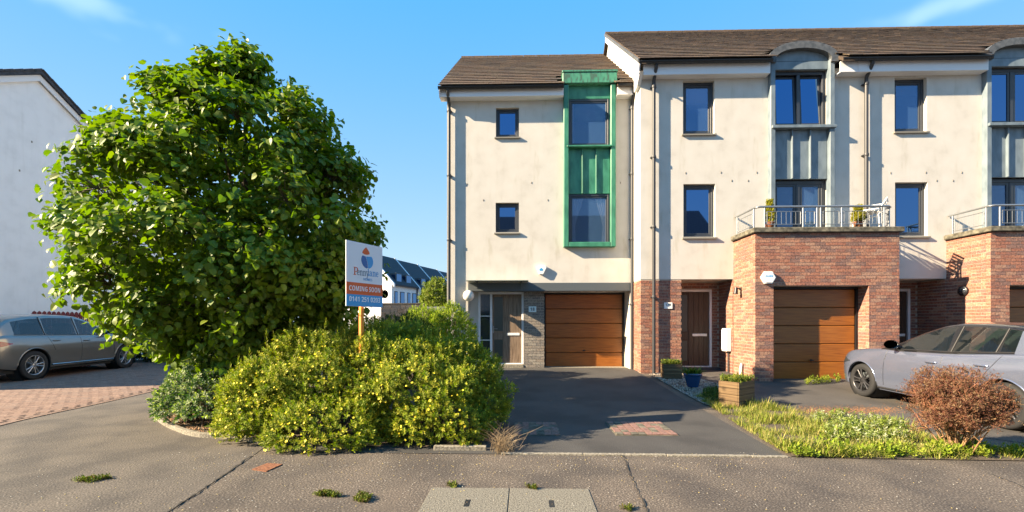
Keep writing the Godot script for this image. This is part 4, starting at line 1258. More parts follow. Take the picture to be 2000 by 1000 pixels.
	# houses across the street, seen only as reflections in the windows
	for k in 2:
		var x0 := -9.0 + k * 12.5
		h = thing("opposite_house", ["dark roofed house across the street mirrored in the lower windows of the brick garage house", "dark roofed house across the street mirrored in the lower window beside the second balcony"][k], "house", Vector3(x0 + 5, 0, 12), "houses across the street")
		mb = MB.new(); mb.prism([Vector2(8.2, 0), Vector2(8.2, 6.6), Vector2(12.4, 9.9), Vector2(16.6, 6.6), Vector2(16.6, 0)], Vector3(x0, 0, 0), Vector3(0, 0, 1), Vector3.UP, Vector3(10, 0, 0)); part(h, "wall", mb, M.render_white)
		mb = MB.new()
		for s in [[7.8, 6.45], [17.0, 6.45]]: mb.prism([Vector2(s[0], s[1]), Vector2(12.4, 10.05), Vector2(12.4, 10.2), Vector2(s[0], s[1] + .15)], Vector3(x0 - .2, 0, 0), Vector3(0, 0, 1), Vector3.UP, Vector3(10.4, 0, 0))
		part(h, "roof", mb, M.slate)
		for i in 4:
			for y in [.9, 3.6]:
				mb = MB.new(); mb.bmm(x0 + 1 + i * 2.3, x0 + 2.1 + i * 2.3, y, y + 1.4, 8.15, 8.25); part(h, "window", mb, M.frame)

# ------------------------------------------------------------------ sign board
func sign_board():
	var a := deg_to_rad(65.0)
	var u := Vector3(cos(a), 0, -sin(a)); var nrm := Vector3(sin(a), 0, cos(a))
	var c := Vector3(-2.015, 2.05, -5.60)
	var t := thing("sale_board", "white orange and blue estate agent board on an orange post in the yellow bush", "sign", Vector3(c.x, 0, c.z))
	var bs := Basis(u, Vector3.UP, nrm)
	var W := .62; var H := .80
	var mb := MB.new(); mb.cbox(c - nrm * .06 + Vector3(0, -1.0 + .22, 0), Vector3(.05, 2.36, .05), .006, bs); part(t, "post", mb, M.post_orange)
	mb = MB.new(); mb.cbox(c, Vector3(W, H, .012), .002, bs); var bd := part(t, "board", mb, M.board_white)
	var P := func(x, y, d): return c + u * (x - .5) * W + Vector3.UP * (.5 - y) * H + nrm * d
	mb = MB.new(); mb.box(P.call(.5, .7225, .0075), Vector3(W - .004, H * .185, .002), bs); part(bd, "orange_band", mb, M.board_orange)
	mb = MB.new(); mb.box(P.call(.5, .906, .0075), Vector3(W - .004, H * .182, .002), bs); part(bd, "blue_band", mb, M.board_blue)
	var shape := func(pts, m, nm):
		var s := MB.new(); var poly := []
		for q in pts: poly.append(Vector2((q.x - .5) * W, (.5 - q.y) * H))
		s.prism(poly, c + nrm * .0065, u, Vector3.UP, nrm * .002); part(bd, nm, s, m)
	var og := []; var lb := []; var rb := []
	for i in 9:
		var s := i / 8.0
		og.append(Vector2(.52 + sin(s * PI * .5) * .10, .055 + s * .10))
	for i in 9:
		var s := i / 8.0
		og.append(Vector2(.62 - s * .20, .155 + sin(s * PI) * .018))
	for i in 8:
		var s := 1 - (i + 1) / 8.0
		if s > 0: og.append(Vector2(.52 - sin(s * PI * .5) * .10, .055 + s * .10))
	shape.call(og, M.board_orange, "logo_tip")
	for i in 17:
		var s := i / 16.0; var y := .19 + s * .20; var e := sqrt(maxf(0.0, 1.0 - pow((s - .42) / .60, 2.0)))
		lb.append(Vector2(.545 - .165 * e + s * .03, y)); rb.append(Vector2(.545 + .165 * e + .01, y))
	var mid := []
	for i in 15:
		var s := 1.0 - (i + 1) / 16.0
		mid.append(Vector2(.50 + .07 * sin(s * PI * .55), .19 + s * .20))
	for q in mid:
		lb.append(q); rb.append(q + Vector2(.012, 0))
	shape.call(lb, M.logo_dark_blue, "logo_leaf"); shape.call(rb, M.board_blue, "logo_leaf")
	var T := func(x, y): return Transform3D(bs, P.call(x, y, .0085))
	text_on(t, "lettering", "P", .135, T.call(.245, .455), M.board_orange, true)
	text_on(t, "lettering", "enny", .115, T.call(.435, .462), M.logo_grey, true, false, .20)
	text_on(t, "lettering", "lane", .115, T.call(.72, .455), M.board_blue, true, false, .19)
	text_on(t, "lettering", "HOMES", .045, T.call(.57, .565), M.board_blue, false, false, .15)
	text_on(t, "lettering", "COMING SOON", .085, T.call(.5, .722), M.board_white, false, true, .53)
	text_on(t, "lettering", "0141 251 0203", .085, T.call(.5, .887), M.board_white, false, true, .53)

# ------------------------------------------------------------------ covers, planters and other small things on the ground
func ground_things():
	# concrete access cover in the pavement, two slabs with lifting slots
	var q := [gp(843, 953), gp(995, 957), gp(1152, 963)]
	var t := thing("access_cover", "pair of pale concrete cover slabs set into the pavement", "cover", Vector3(q[1].x, 0, q[1].z + .3))
	var zf: float = q[0].z; var zn := zf + .62
	var xm: float = (q[0].x + q[2].x) / 2
	for k in 2:
		var x0: float = q[0].x if k == 0 else xm + .004
		var x1: float = xm - .004 if k == 0 else q[2].x
		var mb := MB.new(); mb.cbmm(x0, x1, -.05, .0055 + k * .001, zf, zn, .003); var s := part(t, "slab", mb, M.cover_concrete)
		mb = MB.new(); var sx := lerpf(x0, x1, .52 if k == 0 else .50); mb.cbmm(sx - .022, sx + .022, -.01, .0085, zf + .26, zf + .40, .003); part(s, "lifting_slot", mb, M.gutter)
	# brick filled covers in the driveway
	for k in 2:
		var p0 := gp([1003.0, 1203.0][k], 852); var p1 := gp([1088.0, 1318.0][k], 827)
		t = thing("brick_cover", ["flush reddish block cover in the driveway beside the dry grass tuft", "raised reddish block cover in the driveway, partly in sunlight"][k], "cover", Vector3((p0.x + p1.x) / 2, gy(p0.z), (p0.z + p1.z) / 2))
		var x0 := p0.x; var x1 := lerpf(p0.x, p1.x, 1.0); var z0 := p1.z; var z1 := p0.z
		x1 = x0 + [.60, .80][k]
		var sl := Basis.IDENTITY
		var cz := (z0 + z1) / 2
		var mb := MB.new(); mb.box(Vector3((x0 + x1) / 2, gy(cz) + .004, cz), Vector3(x1 - x0, .02, z1 - z0), sl); var fr := part(t, "frame", mb, M.coping)
		rng.seed = 31 + k
		var it := []
		var nx := 6 if k == 0 else 8; var nz := 5 if k == 0 else 6
		for i in nx:
			for j in nz:
				var x := lerpf(x0 + .01, x1 - .01, (i + .5) / nx); var z := lerpf(z0 + .01, z1 - .01, (j + .5) / nz)
				it.append([Transform3D(sl * Basis.from_scale(Vector3((x1 - x0) / nx - .014, .02, (z1 - z0) / nz - .012)), Vector3(x, gy(z) + .010 + rng.randf() * .003 + k * .004, z)), rng.randi() % 3])
		pieces(fr, "block", it, [M.brick5, M.coping, M.brick5], 100)
	var r := [gp(492, 918), gp(520, 922), gp(552, 908), gp(522, 906)]
	var mb2 := MB.new(); mb2.prism([Vector2(r[0].x, r[0].z), Vector2(r[1].x, r[1].z), Vector2(r[2].x, r[2].z), Vector2(r[3].x, r[3].z)], Vector3(0, -.02, 0), Vector3(1, 0, 0), Vector3(0, 0, 1), Vector3(0, .030, 0))
	var ro := part(self, "valve_cover", mb2, M.rust); meta(ro, "small rusty iron valve cover in the pavement near the bush", "cover")
	# planters
	planter("wooden planter of square boards beside the brick column with low green plants", gp(1311, 739), .42, .34, .36, -.12, 51)
	planter("large weathered wooden planter with green plants at the head of the grass strip", gp(1447, 797) + Vector3(0, 0, -.15), .50, .44, .36, .62, 52)
	var p := gp(1353, 757)
	t = thing("blue_pot", "glazed dark blue plant pot with grassy plant", "plant pot", p)
	var mb := MB.new()
	mb.lathe([Vector2(0, .012), Vector2(.10, .012), Vector2(.115, .02), Vector2(.165, .22), Vector2(.185, .27), Vector2(.195, .275), Vector2(.195, .305), Vector2(.18, .31), Vector2(.165, .30), Vector2(.16, .25), Vector2(0, .25)], p, Basis.IDENTITY, 28); part(t, "pot", mb, M.blue_pot)
	mb = MB.new(); mb.lathe([Vector2(0, .255), Vector2(.162, .255)], p, Basis.IDENTITY, 20); part(t, "earth", mb, M.soil)
	var xf := []; var cc := []
	rng.seed = 53
	for i in 170:
		var an := rng.randf() * TAU; var rr := sqrt(rng.randf()) * .15
		var b := Basis(Vector3.UP, rng.randf() * TAU) * Basis(Vector3.RIGHT, rng.randf_range(.1, .9))
		xf.append(Transform3D(b.scaled(Vector3.ONE * rng.randf_range(.12, .24)), p + Vector3(cos(an) * rr, .255, sin(an) * rr))); cc.append(Color(.12, .17, .03) * rng.randf_range(.6, 1.5))
	multi(t, "foliage", blade_mesh(.10), xf, cc)

func planter(label: String, p: Vector3, w: float, h: float, d: float, turn: float, sd: int):
	var t := thing("wooden_planter", label, "planter", p, "wooden planters by the gravel")
	var b := Basis(Vector3.UP, turn)
	var rows := 4
	for r in rows:
		for s in 4:
			var mb := MB.new()
			var ax: Vector3 = [Vector3(0, 0, 1), Vector3(1, 0, 0), Vector3(0, 0, -1), Vector3(-1, 0, 0)][s]
			var len := w if s % 2 == 0 else d - .05
			var dist := d / 2 if s % 2 == 0 else w / 2
			var bb := b * Basis(Vector3.UP.cross(ax), Vector3.UP, ax)
			mb.cbox(p + b * (ax * (dist - .0125)) + Vector3.UP * (.01 + (r + .5) * h / rows), Vector3(len, h / rows - .006, .025), .004, bb)
			part(t, "plank", mb, M.planter_wood)
	var mb2 := MB.new(); mb2.box(p + Vector3.UP * (h - .07), Vector3(w - .05, .05, d - .05), b); part(t, "earth", mb2, M.soil)
	rng.seed = sd
	var xf := []; var cc := []
	for i in 320:
		var q := b * Vector3(rng.randf_range(-w, w) * .48, 0, rng.randf_range(-d, d) * .48)
		var bs := Basis.from_euler(Vector3(rng.randf_range(-.7, .7), rng.randf() * TAU, rng.randf_range(-.7, .7)))
		xf.append(Transform3D(bs.scaled(Vector3.ONE * rng.randf_range(.05, .085)), p + q + Vector3.UP * (h - .04 + rng.randf() * .10)))
		cc.append([Color(.16, .21, .03), Color(.10, .16, .03), Color(.26, .26, .04)][rng.randi() % 3] * rng.randf_range(.7, 1.3))
	multi(t, "foliage", sprig_mesh(sd, 8), xf, cc)

# ------------------------------------------------------------------ plants
# heart-shaped leaf, one unit long, lying in xz with its tip towards +z, folded along the midrib
func leaf_mb(w := .45, fold := .10, droop := .12) -> MB:
	var m := MB.new()
	var ss := [0.0, .12, .35, .62, .85, 1.0]; var ws := [.0, .72, 1.0, .78, .38, .0]
	if w < .3: ws = [.0, .55, 1.0, .9, .45, 0.0]
	var mid := []; var L := []; var R := []
	for i in 6:
		var y: float = -droop * ss[i] * ss[i]
		mid.append(Vector3(0, y, ss[i])); L.append(Vector3(-w * ws[i], y + fold * ws[i], ss[i] - (.10 if i == 1 else .0))); R.append(Vector3(w * ws[i], y + fold * ws[i], ss[i] - (.10 if i == 1 else .0)))
	for i in 5:
		if i == 0:
			m.tri(mid[0], mid[1], L[1]); m.tri(mid[0], R[1], mid[1])
		elif i == 4:
			m.tri(mid[4], mid[5], L[4]); m.tri(mid[4], R[4], mid[5])
		else:
			m.quad(mid[i], mid[i + 1], L[i + 1], L[i]); m.quad(mid[i], R[i], R[i + 1], mid[i + 1])
	return m
# a short shoot with n small leaves, about one unit tall
func sprig_mesh(sd: int, n := 10, w := .24, size := .46, mt := "small_leaf") -> ArrayMesh:
	var r := RandomNumberGenerator.new(); r.seed = sd * 13 + 1
	var m := MB.new(); var tiny := MB.new()
	tiny.quad(Vector3(0, 0, 0), Vector3(w, .03, .42), Vector3(0, -.02, 1), Vector3(-w, .03, .42))
	for i in n:
		var t := (i + .6) / n
		var b := Basis(Vector3.UP, i * 2.4 + r.randf() * .6) * Basis(Vector3.RIGHT, -lerpf(.15, 1.0, t) + r.randf_range(-.25, .25))
		m.add(tiny, Transform3D(b.scaled(Vector3.ONE * size * r.randf_range(.75, 1.15)), Vector3(0, t * .8, 0)))
	return m.mesh(M[mt])
func blade_mesh(w := .05) -> ArrayMesh:
	var m := MB.new()
	var p := [Vector3(-w, 0, 0), Vector3(w, 0, 0), Vector3(w * .8, .5, .10), Vector3(-w * .8, .5, .10), Vector3(0, 1, .38)]
	m.quad(p[0], p[1], p[2], p[3]); m.tri(p[3], p[2], p[4])
	return m.mesh(M.small_leaf)
func flower_mesh() -> ArrayMesh:
	var m := MB.new()
	for i in 5:
		var b := Basis(Vector3.UP, TAU * i / 5.0)
		m.quad(Vector3.ZERO, b * Vector3(.42, .12, .55), b * Vector3(0, .22, 1.0), b * Vector3(-.42, .12, .55))
	return m.mesh(M.flower)

# mounds: [centre, radii]; returns points on the outer skin with outward normals
func skin_points(mounds: Array, count: int, depth: float, nz: FastNoiseLite, amp: float) -> Array:
	var out := []
	var area := []; var tot := 0.0
	for q in mounds:
		tot += q[1].x * q[1].y + q[1].y * q[1].z + q[1].x * q[1].z; area.append(tot)
	var tries := 0
	while out.size() < count and tries < count * 8:
		tries += 1
		var k := 0; var pick := rng.randf() * tot
		while area[k] < pick: k += 1
		var c: Vector3 = mounds[k][0]; var r: Vector3 = mounds[k][1]
		var d := Vector3(rng.randfn(), rng.randfn(), rng.randfn()).normalized()
		if d.y < -.35: continue
		var f := 1.0 + amp * nz.get_noise_3dv((c + d * r) * 1.0)
		var p := c + d * r * f * (1.0 - depth * rng.randf() * rng.randf())
		if p.y < gy(p.z, p.x) + .03: continue
		var inside := false
		for j in mounds.size():
			if j != k:
				var e: Vector3 = (p - mounds[j][0]) / mounds[j][1]
				if e.length() < .78: inside = true
		if inside: continue
		out.append([p, (d / r).normalized()])
	return out
func noise3(sd: int, f: float) -> FastNoiseLite:
	var nz := FastNoiseLite.new(); nz.seed = sd; nz.frequency = f; nz.fractal_octaves = 2
	return nz
func facing(nrm: Vector3, up: float, wild: float) -> Basis:
	var y := (nrm + Vector3.UP * up + Vector3(rng.randfn(), rng.randfn(), rng.randfn()) * wild).normalized()
	var x := y.cross(Vector3(rng.randfn(), rng.randfn(), rng.randfn())).normalized()
	return Basis(x, y, x.cross(y))
func shrub(called: String, label: String, mounds: Array, n: int, smin: float, smax: float, mesh: Mesh, cols: Array, sd: int, amp := .22, depth := .35, cat := "shrub", stems := true, up := .5, tips := 0, tipcol := Color.WHITE, nf := 2.2) -> Node3D:
	var base: Vector3 = mounds[0][0]; base.y = gy(base.z, base.x)
	var t := thing(called, label, cat, base)
	rng.seed = sd
	var nz := noise3(sd, nf)
	var xf := []; var cc := []
	for q in skin_points(mounds, n, depth, nz, amp):
		xf.append(Transform3D(facing(q[1], up, .45).scaled(Vector3.ONE * rng.randf_range(smin, smax)), q[0]))
		var k: Color = cols[rng.randi() % cols.size()]
		cc.append(k * rng.randf_range(.75, 1.25))
	multi(t, "foliage", mesh, xf, cc)
	if stems:
		var mb := MB.new(); mb.col = Color(.10, .065, .04)
		for m in mounds:
			for i in 14:
				var d := Vector3(rng.randfn() * .6, 1.0, rng.randfn() * .6).normalized()
				var a: Vector3 = Vector3(m[0].x + rng.randfn() * m[1].x * .15, gy(m[0].z, m[0].x), m[0].z + rng.randfn() * m[1].z * .15)
				var e: Vector3 = m[0] + d * m[1] * .85
				mb.tube([a, a.lerp(e, .5) + Vector3(rng.randfn(), 0, rng.randfn()) * .06, e], [.012, .008, .003], 5, false)
		part(t, "stems", mb, M.twig)
	return t

func tree():
	var c := Vector3(-4.62, 0, -7.12); c.y = gy(c.z, c.x)
	var t := thing("broadleaf_tree", "large dense green broadleaf tree with big heart shaped leaves", "tree", c)
	rng.seed = 77
	var nz := noise3(77, .55); var nz2 := noise3(78, 1.6)
	# radius of the crown by height
	var ys := [.5, .85, 1.2, 1.6, 2.0, 2.45, 2.85, 3.4, 3.85, 4.25, 4.6, 4.9, 5.3, 5.72]
	var rs := [.75, 1.1, 1.42, 1.75, 2.06, 2.22, 2.24, 2.06, 1.86, 1.63, 1.37, .92, .50, .14]
	var prof := func(y: float) -> float:
		for i in ys.size() - 1:
			if y <= ys[i + 1]: return lerpf(rs[i], rs[i + 1], clampf((y - ys[i]) / (ys[i + 1] - ys[i]), 0, 1))
		return .1
	var tips := []; var leaves := []
	var lm := leaf_mb(.46, .09, .16)
	var lobes := []
	var twigs := MB.new(); twigs.col = Color(.11, .09, .05)
	for i in 210:
		var y := 0.0; var r := 0.0
		while true:
			y = rng.randf_range(.6, 5.68); r = prof.call(y)
			if rng.randf() < (r + .2) / 2.5: break
		var an := i * 2.39996 + rng.randf_range(-.3, .3)
		var d := Vector3(cos(an), 0, sin(an) * .80)
		var lr := rng.randf_range(.28, .50) * clampf(.55 + r * .22, .5, 1.0)
		var p := Vector3(c.x, y, c.z) + d * maxf(0.0, r - lr * .75) * rng.randf_range(.93, 1.06)
		lobes.append([p, lr, (d * clampf(r, .5, 3.0) + Vector3.UP * (y - 2.3) * .7).normalized()])
		if i % 2: tips.append(p)
	for i in 5400:
		var L = lobes[i % lobes.size()]
		var lr: float = L[1]
		var outw: Vector3 = (L[2] * .8 + Vector3(rng.randfn(), rng.randfn() * .9 + .25, rng.randfn())).normalized()
		var inner := i % 10 > 5
		var p: Vector3 = L[0] + outw * lr * rng.randf_range(.85, 1.08)
		if inner: p = Vector3(c.x, L[0].y, c.z).lerp(L[0], rng.randf_range(.4, .95)) + Vector3(rng.randfn(), rng.randfn(), rng.randfn()) * .15
		elif i % 23 == 0: p += (outw + Vector3.UP * .5) * rng.randf_range(.05, .12)
		var nl := rng.randi_range(8, 13)
		if not inner: twigs.tube([L[0], (L[0] + p) / 2 + Vector3(0, .03, 0), p], [.006, .005, .003], 3, false)
		var tw := (outw + Vector3(rng.randfn(), rng.randfn() * .6, rng.randfn()) * .6).normalized()
		for k in nl:
			var lp := p + tw * (k / float(nl) - .5) * .34 + Vector3(rng.randf_range(-1, 1), rng.randf_range(-1, 1), rng.randf_range(-1, 1)) * .10
			# blades hang outwards and down, their upper faces turned to the light
			var nn := (outw * .80 + Vector3.UP * .55 + Vector3(rng.randfn(), rng.randfn(), rng.randfn()) * .55).normalized()
			var tip := (outw * .5 + Vector3.DOWN * .65 + Vector3(rng.randfn(), rng.randfn(), rng.randfn()) * .55)
			tip = (tip - nn * tip.dot(nn)).normalized()
			var s := rng.randf_range(.055, .118)
			var col: Color = GREENS[rng.randi() % GREENS.size()]
			leaves.append([Transform3D(Basis(nn.cross(tip), nn, tip).scaled(Vector3(rng.randf_range(.85, 1.15), 1, 1) * s), lp), col])
	# trunk, limbs
	var mb := MB.new()
	mb.tube([c + Vector3(0, -.05, 0), c + Vector3(.03, .5, .02), c + Vector3(-.02, 1.3, 0), c + Vector3(.05, 2.6, .03), c + Vector3(.1, 3.9, 0), c + Vector3(.1, 5.6, 0)], [.13, .11, .095, .075, .045, .012], 10)
	part(t, "trunk", mb, M.bark)
	part(t, "twigs", twigs, M.twig).set_meta("kind", "stuff")
	for i in tips.size():
		if i % 4: continue
		var p: Vector3 = tips[i]
		var y0 := clampf(p.y * .62, .6, 5.2)
		var a := c + Vector3(.03, y0 - c.y, 0)
		mb = MB.new()
		mb.tube([a, a.lerp(p, .4) + Vector3(0, .18, 0), a.lerp(p, .75) + Vector3(rng.randfn(), rng.randfn(), rng.randfn()) * .07, p], [.035, .024, .014, .005], 6, false)
		part(t, "limb", mb, M.bark)
	# the leaves that show largest stand alone, the others form one mass
	leaves.sort_custom(func(a, b): return (a[0].origin - CAM).length() - a[0].basis.x.length() * 4.0 < (b[0].origin - CAM).length() - b[0].basis.x.length() * 4.0)
	var xf := []; var cc := []
	for i in range(300, leaves.size()):
		xf.append(leaves[i][0]); cc.append(leaves[i][1])
	var crown := multi(t, "crown", lm.mesh(M.leaf), xf, cc)
	var variants := []
	for k in 5:
		var v := leaf_mb(.46, .09, .16)
		for i in v.c.size(): v.c[i] = GREENS[k]
		variants.append(v.mesh(M.leaf))
	for i in 300:
		var o := MeshInstance3D.new(); o.mesh = variants[i % 5]; o.name = "leaf"
		crown.add_child(o, true); o.transform = leaves[i][0]

func planting():
	tree()
	# big yellow-flowered bush
	var A := [Vector3(-2.72, .42, -6.05), Vector3(1.12, .88, .98)]; var A2 := [Vector3(-3.32, .28, -5.85), Vector3(.60, .66, .72)]
	var B := [Vector3(-1.24, .40, -6.0), Vector3(1.0, .80, .92)]; var S := [Vector3(-2.35, .15, -5.25), Vector3(.75, .38, .40)]
	var S2 := [Vector3(-1.0, .18, -5.45), Vector3(.62, .45, .38)]; var Tp := [Vector3(-2.0, .60, -6.45), Vector3(.9, .78, .7)]; var Fm := [Vector3(-1.95, .42, -5.72), Vector3(.62, .80, .42)]
	var mounds := [A, A2, B, S, S2, Tp, Fm]
	var b := shrub("flowering_bush", "broad rounded bush covered with small yellow flowers in front of the driveway", mounds, 13000, .075, .125, sprig_mesh(3, 13, .20, .40), [Color(.23, .275, .026), Color(.30, .325, .030), Color(.17, .22, .024), Color(.36, .355, .034)], 15, .30, .42, "bush", true, .55, 0, Color.WHITE, 1.5)
	rng.seed = 16
	var nz := noise3(15, 1.5)
	var xf := []; var cc := []
	for q in skin_points(mounds, 1700, .06, nz, .30):
		xf.append(Transform3D(facing(q[1], .35, .35).scaled(Vector3.ONE * rng.randf_range(.011, .019)), q[0] + q[1] * .055))
		cc.append(Color(.88, .70, .03) * rng.randf_range(.8, 1.15))
	multi(b, "blossoms", flower_mesh(), xf, cc)
	# tall shoots above the outline
	xf = []; cc = []
	for q in skin_points([A, B, Tp, A2], 420, .02, nz, .30):
		if q[1].y < .45: continue
		xf.append(Transform3D(facing(Vector3.UP, .6, .22).scaled(Vector3(.8, 1.7, .8) * rng.randf_range(.10, .16)), q[0])); cc.append(Color(.27, .28, .035) * rng.randf_range(.8, 1.3))
	multi(b, "shoots", sprig_mesh(4, 14, .18, .26), xf, cc)
	# variegated shrub at the corner of the bed
	shrub("variegated_shrub", "low shrub with white-edged green leaves beside the gravel corner", [[Vector3(-4.62, .36, -6.42), Vector3(.52, .56, .5)], [Vector3(-4.3, .3, -6.1), Vector3(.42, .42, .38)], [Vector3(-4.85, .25, -6.3), Vector3(.36, .4, .36)]], 2600, .06, .10, sprig_mesh(6, 9, .26, .48), [Color(.10, .17, .07), Color(.42, .46, .30), Color(.07, .13, .05), Color(.30, .36, .18)], 18)
	shrub("golden_plant", "small golden-green plant at the gravel edge below the variegated shrub", [[gp(372, 806) + Vector3(0, .06, 0), Vector3(.20, .15, .16)]], 300, .04, .07, sprig_mesh(8, 9), [Color(.24, .23, .03), Color(.30, .27, .04)], 19)
	# hedges behind
	shrub("evergreen_shrub", "dark green rounded evergreen shrub behind the yellow bush", [[Vector3(-2.5, .70, -9.2), Vector3(.80, .90, .65)], [Vector3(-3.3, .7, -9.2), Vector3(.8, .85, .7)]], 3600, .07, .12, sprig_mesh(9, 12, .15, .42), [Color(.035, .075, .02), Color(.05, .10, .025)], 23, .10)
	shrub("lime_hedge", "bright lime green hedge against the cream house corner", [[Vector3(-1.72, .86, -10.35), Vector3(.62, .98, .6)], [Vector3(-2.4, .86, -10.6), Vector3(.7, .95, .6)]], 4200, .06, .11, sprig_mesh(10, 12, .24, .42), [Color(.27, .34, .025), Color(.34, .40, .032), Color(.20, .27, .022)], 24, .10)
	shrub("dark_hedge", "dark shaded hedge behind the bonnet of the grey estate car", [[Vector3(-13.9, .5, -16.2), Vector3(.85, 1.75, .7)], [Vector3(-12.7, .5, -16.3), Vector3(1.1, 1.6, .8)], [Vector3(-11.4, .45, -16.1), Vector3(1.1, 1.5, .8)], [Vector3(-10.1, .45, -15.8), Vector3(1.1, 1.4, .8)], [Vector3(-8.8, .4, -15.0), Vector3(1.1, 1.3, .8)]], 6500, .12, .20, sprig_mesh(12, 12, .24, .42), [Color(.03, .06, .016), Color(.045, .08, .02)], 25, .15)
	# young tree by the far houses
	var ft := shrub("young_tree", "small yellow-green tree between the far houses and the end house", [[Vector3(-4.75, 2.6, -24.0), Vector3(.75, 1.1, .7)], [Vector3(-4.9, 1.8, -24.0), Vector3(.95, .9, .8)]], 2200, .14, .24, sprig_mesh(14, 10, .26, .46), [Color(.16, .21, .03), Color(.22, .25, .04)], 26, .3, .5, "tree", false)
	var mb := MB.new(); mb.tube([Vector3(-4.8, 0, -24), Vector3(-4.8, 1.2, -24), Vector3(-4.75, 3.0, -24)], [.07, .05, .015], 8); part(ft, "trunk", mb, M.bark)
	# grass on the verge
	rng.seed = 61
	xf = []; cc = []
	var lo := verge_poly[0]; var hi := verge_poly[0]
	for q in verge_poly:
		lo = lo.min(q); hi = hi.max(q)
	var gn := noise3(62, 1.4)
	var tries := 0
	while xf.size() < 17000 and tries < 120000:
		tries += 1
		var q := Vector2(rng.randf_range(lo.x, hi.x), rng.randf_range(lo.y, hi.y))
		if not Geometry2D.is_point_in_polygon(q, verge_poly): continue
		var dn := gn.get_noise_2d(q.x, q.y)
		if rng.randf() > .66 + dn * 2.4: continue
		var s := rng.randf_range(.03, .115) * (1.0 + dn * 1.5)
		var bs := Basis(Vector3.UP, rng.randf() * TAU) * Basis(Vector3.RIGHT, rng.randf_range(-.1, .9))
		xf.append(Transform3D(bs.scaled(Vector3(s, s, s)), Vector3(q.x, gy(q.y, q.x) + .008, q.y)))
		cc.append(Color(.19, .25, .026).lerp(Color(.46, .37, .14), pow(rng.randf(), 1.6)) * rng.randf_range(.7, 1.3))
	var g := multi(self, "grass", blade_mesh(.034), xf, cc); meta(g, "bright green grass on the strip between the driveways", "grass", "", "stuff")
	# leafy ground cover in front, pale-leaved in the middle
	ground_cover("pale_groundcover", "low white-edged groundcover in the middle of the grass strip", gpoly([[1585, 822], [1640, 815], [1760, 838], [1790, 868], [1740, 886], [1620, 868]]), 950, .045, .08, [Color(.40, .42, .26), Color(.18, .24, .05), Color(.24, .29, .08), Color(.20, .26, .04)], 63, .12)
	ground_cover("leafy_weeds", "bright broad-leaved weeds along the pavement edge of the grass strip", gpoly([[1530, 880], [1600, 872], [1750, 882], [1900, 878], [2030, 885], [2030, 900], [1700, 896], [1560, 895]]), 620, .04, .085, [Color(.22, .30, .025), Color(.31, .36, .04), Color(.16, .23, .02)], 64, .07)
	ground_cover("dark_weeds", "green weeds growing beside the gravel behind the blue pot", gpoly([[1372, 768], [1400, 762], [1425, 775], [1400, 790], [1375, 784]]), 260, .05, .09, [Color(.05, .10, .02), Color(.08, .14, .02)], 65, .08)
	ground_cover("door_weeds", "weeds growing at the foot of the brick garage door", gpoly([[1572, 749], [1640, 742], [1642, 747], [1575, 754]]), 110, .05, .10, [Color(.15, .20, .02), Color(.22, .25, .03)], 66, .10)
	var spots := [[[140, 941], [170, 945], [220, 936], [215, 932], [160, 936]], [[612, 968], [640, 972], [668, 972], [640, 962]], [[690, 978], [712, 984], [726, 974], [705, 966]], [[872, 949], [892, 953], [890, 947]], [[1025, 953], [1045, 958], [1050, 954]], [[1210, 994], [1232, 1000], [1235, 992]]]
	var wl := ["flat moss patch in the road crack on the grey asphalt", "small weed clump in the pavement beside the concrete cover slabs", "rounded weed tuft in the pavement beside the concrete cover slabs", "tiny weed at the far corner of the concrete cover slabs", "tiny weed between the two concrete cover slabs", "tiny weed in the pavement crack past the cover slabs"]
	for i in spots.size(): ground_cover("weed", wl[i], gpoly(spots[i]), 190 if i < 3 else 50, .02, .038, [Color(.10, .14, .02), Color(.17, .19, .03), Color(.13, .10, .03)], 70 + i, .012)
	# fallen petals and grit on the pavement under the bush
	rng.seed = 81
	xf = []; cc = []
	for i in 1500:
		var q := gp(rng.randf_range(330, 1500), 885 + absf(rng.randfn()) * 28)
		if i % 3 == 0: q = gp(rng.randf_range(0, 2000), rng.randf_range(900, 1000))
		var s := rng.randf_range(.003, .008)
		xf.append(Transform3D(Basis.from_euler(Vector3(0, rng.randf() * TAU, 0)).scaled(Vector3(s, s * .5, s)), q + Vector3(0, .008, 0))); cc.append([Color(.55, .42, .14), Color(.42, .36, .28), Color(.5, .48, .42), Color(.30, .2, .1)][rng.randi() % 4])
	var pt := multi(self, "fallen_petals", pebble_mesh(90).mesh(M.pebble), xf, cc); meta(pt, "scattered pale petals and grit on the pavement below the yellow bush", "litter", "", "stuff")
	# brown moss and debris on the neighbouring drive
	xf = []; cc = []
	for i in 2600:
		var q := gp(1560 + rng.randf() * 190 + rng.randfn() * 10, 802 + rng.randfn() * 3.5 + (rng.randf() - .5) * 6)
		var s := rng.randf_range(.005, .014)
		xf.append(Transform3D(Basis.from_euler(Vector3(rng.randf(), rng.randf() * TAU, 0)).scaled(Vector3(s, s * .4, s)), q + Vector3(0, .006, 0))); cc.append([Color(.24, .10, .04), Color(.17, .09, .04), Color(.30, .15, .06)][rng.randi() % 3])
	pt = multi(self, "moss_debris", pebble_mesh(91).mesh(M.pebble), xf, cc); meta(pt, "reddish brown moss and debris across the driveway beside the hatchback", "debris", "", "stuff")
	dry_tuft()
	twig_shrub()
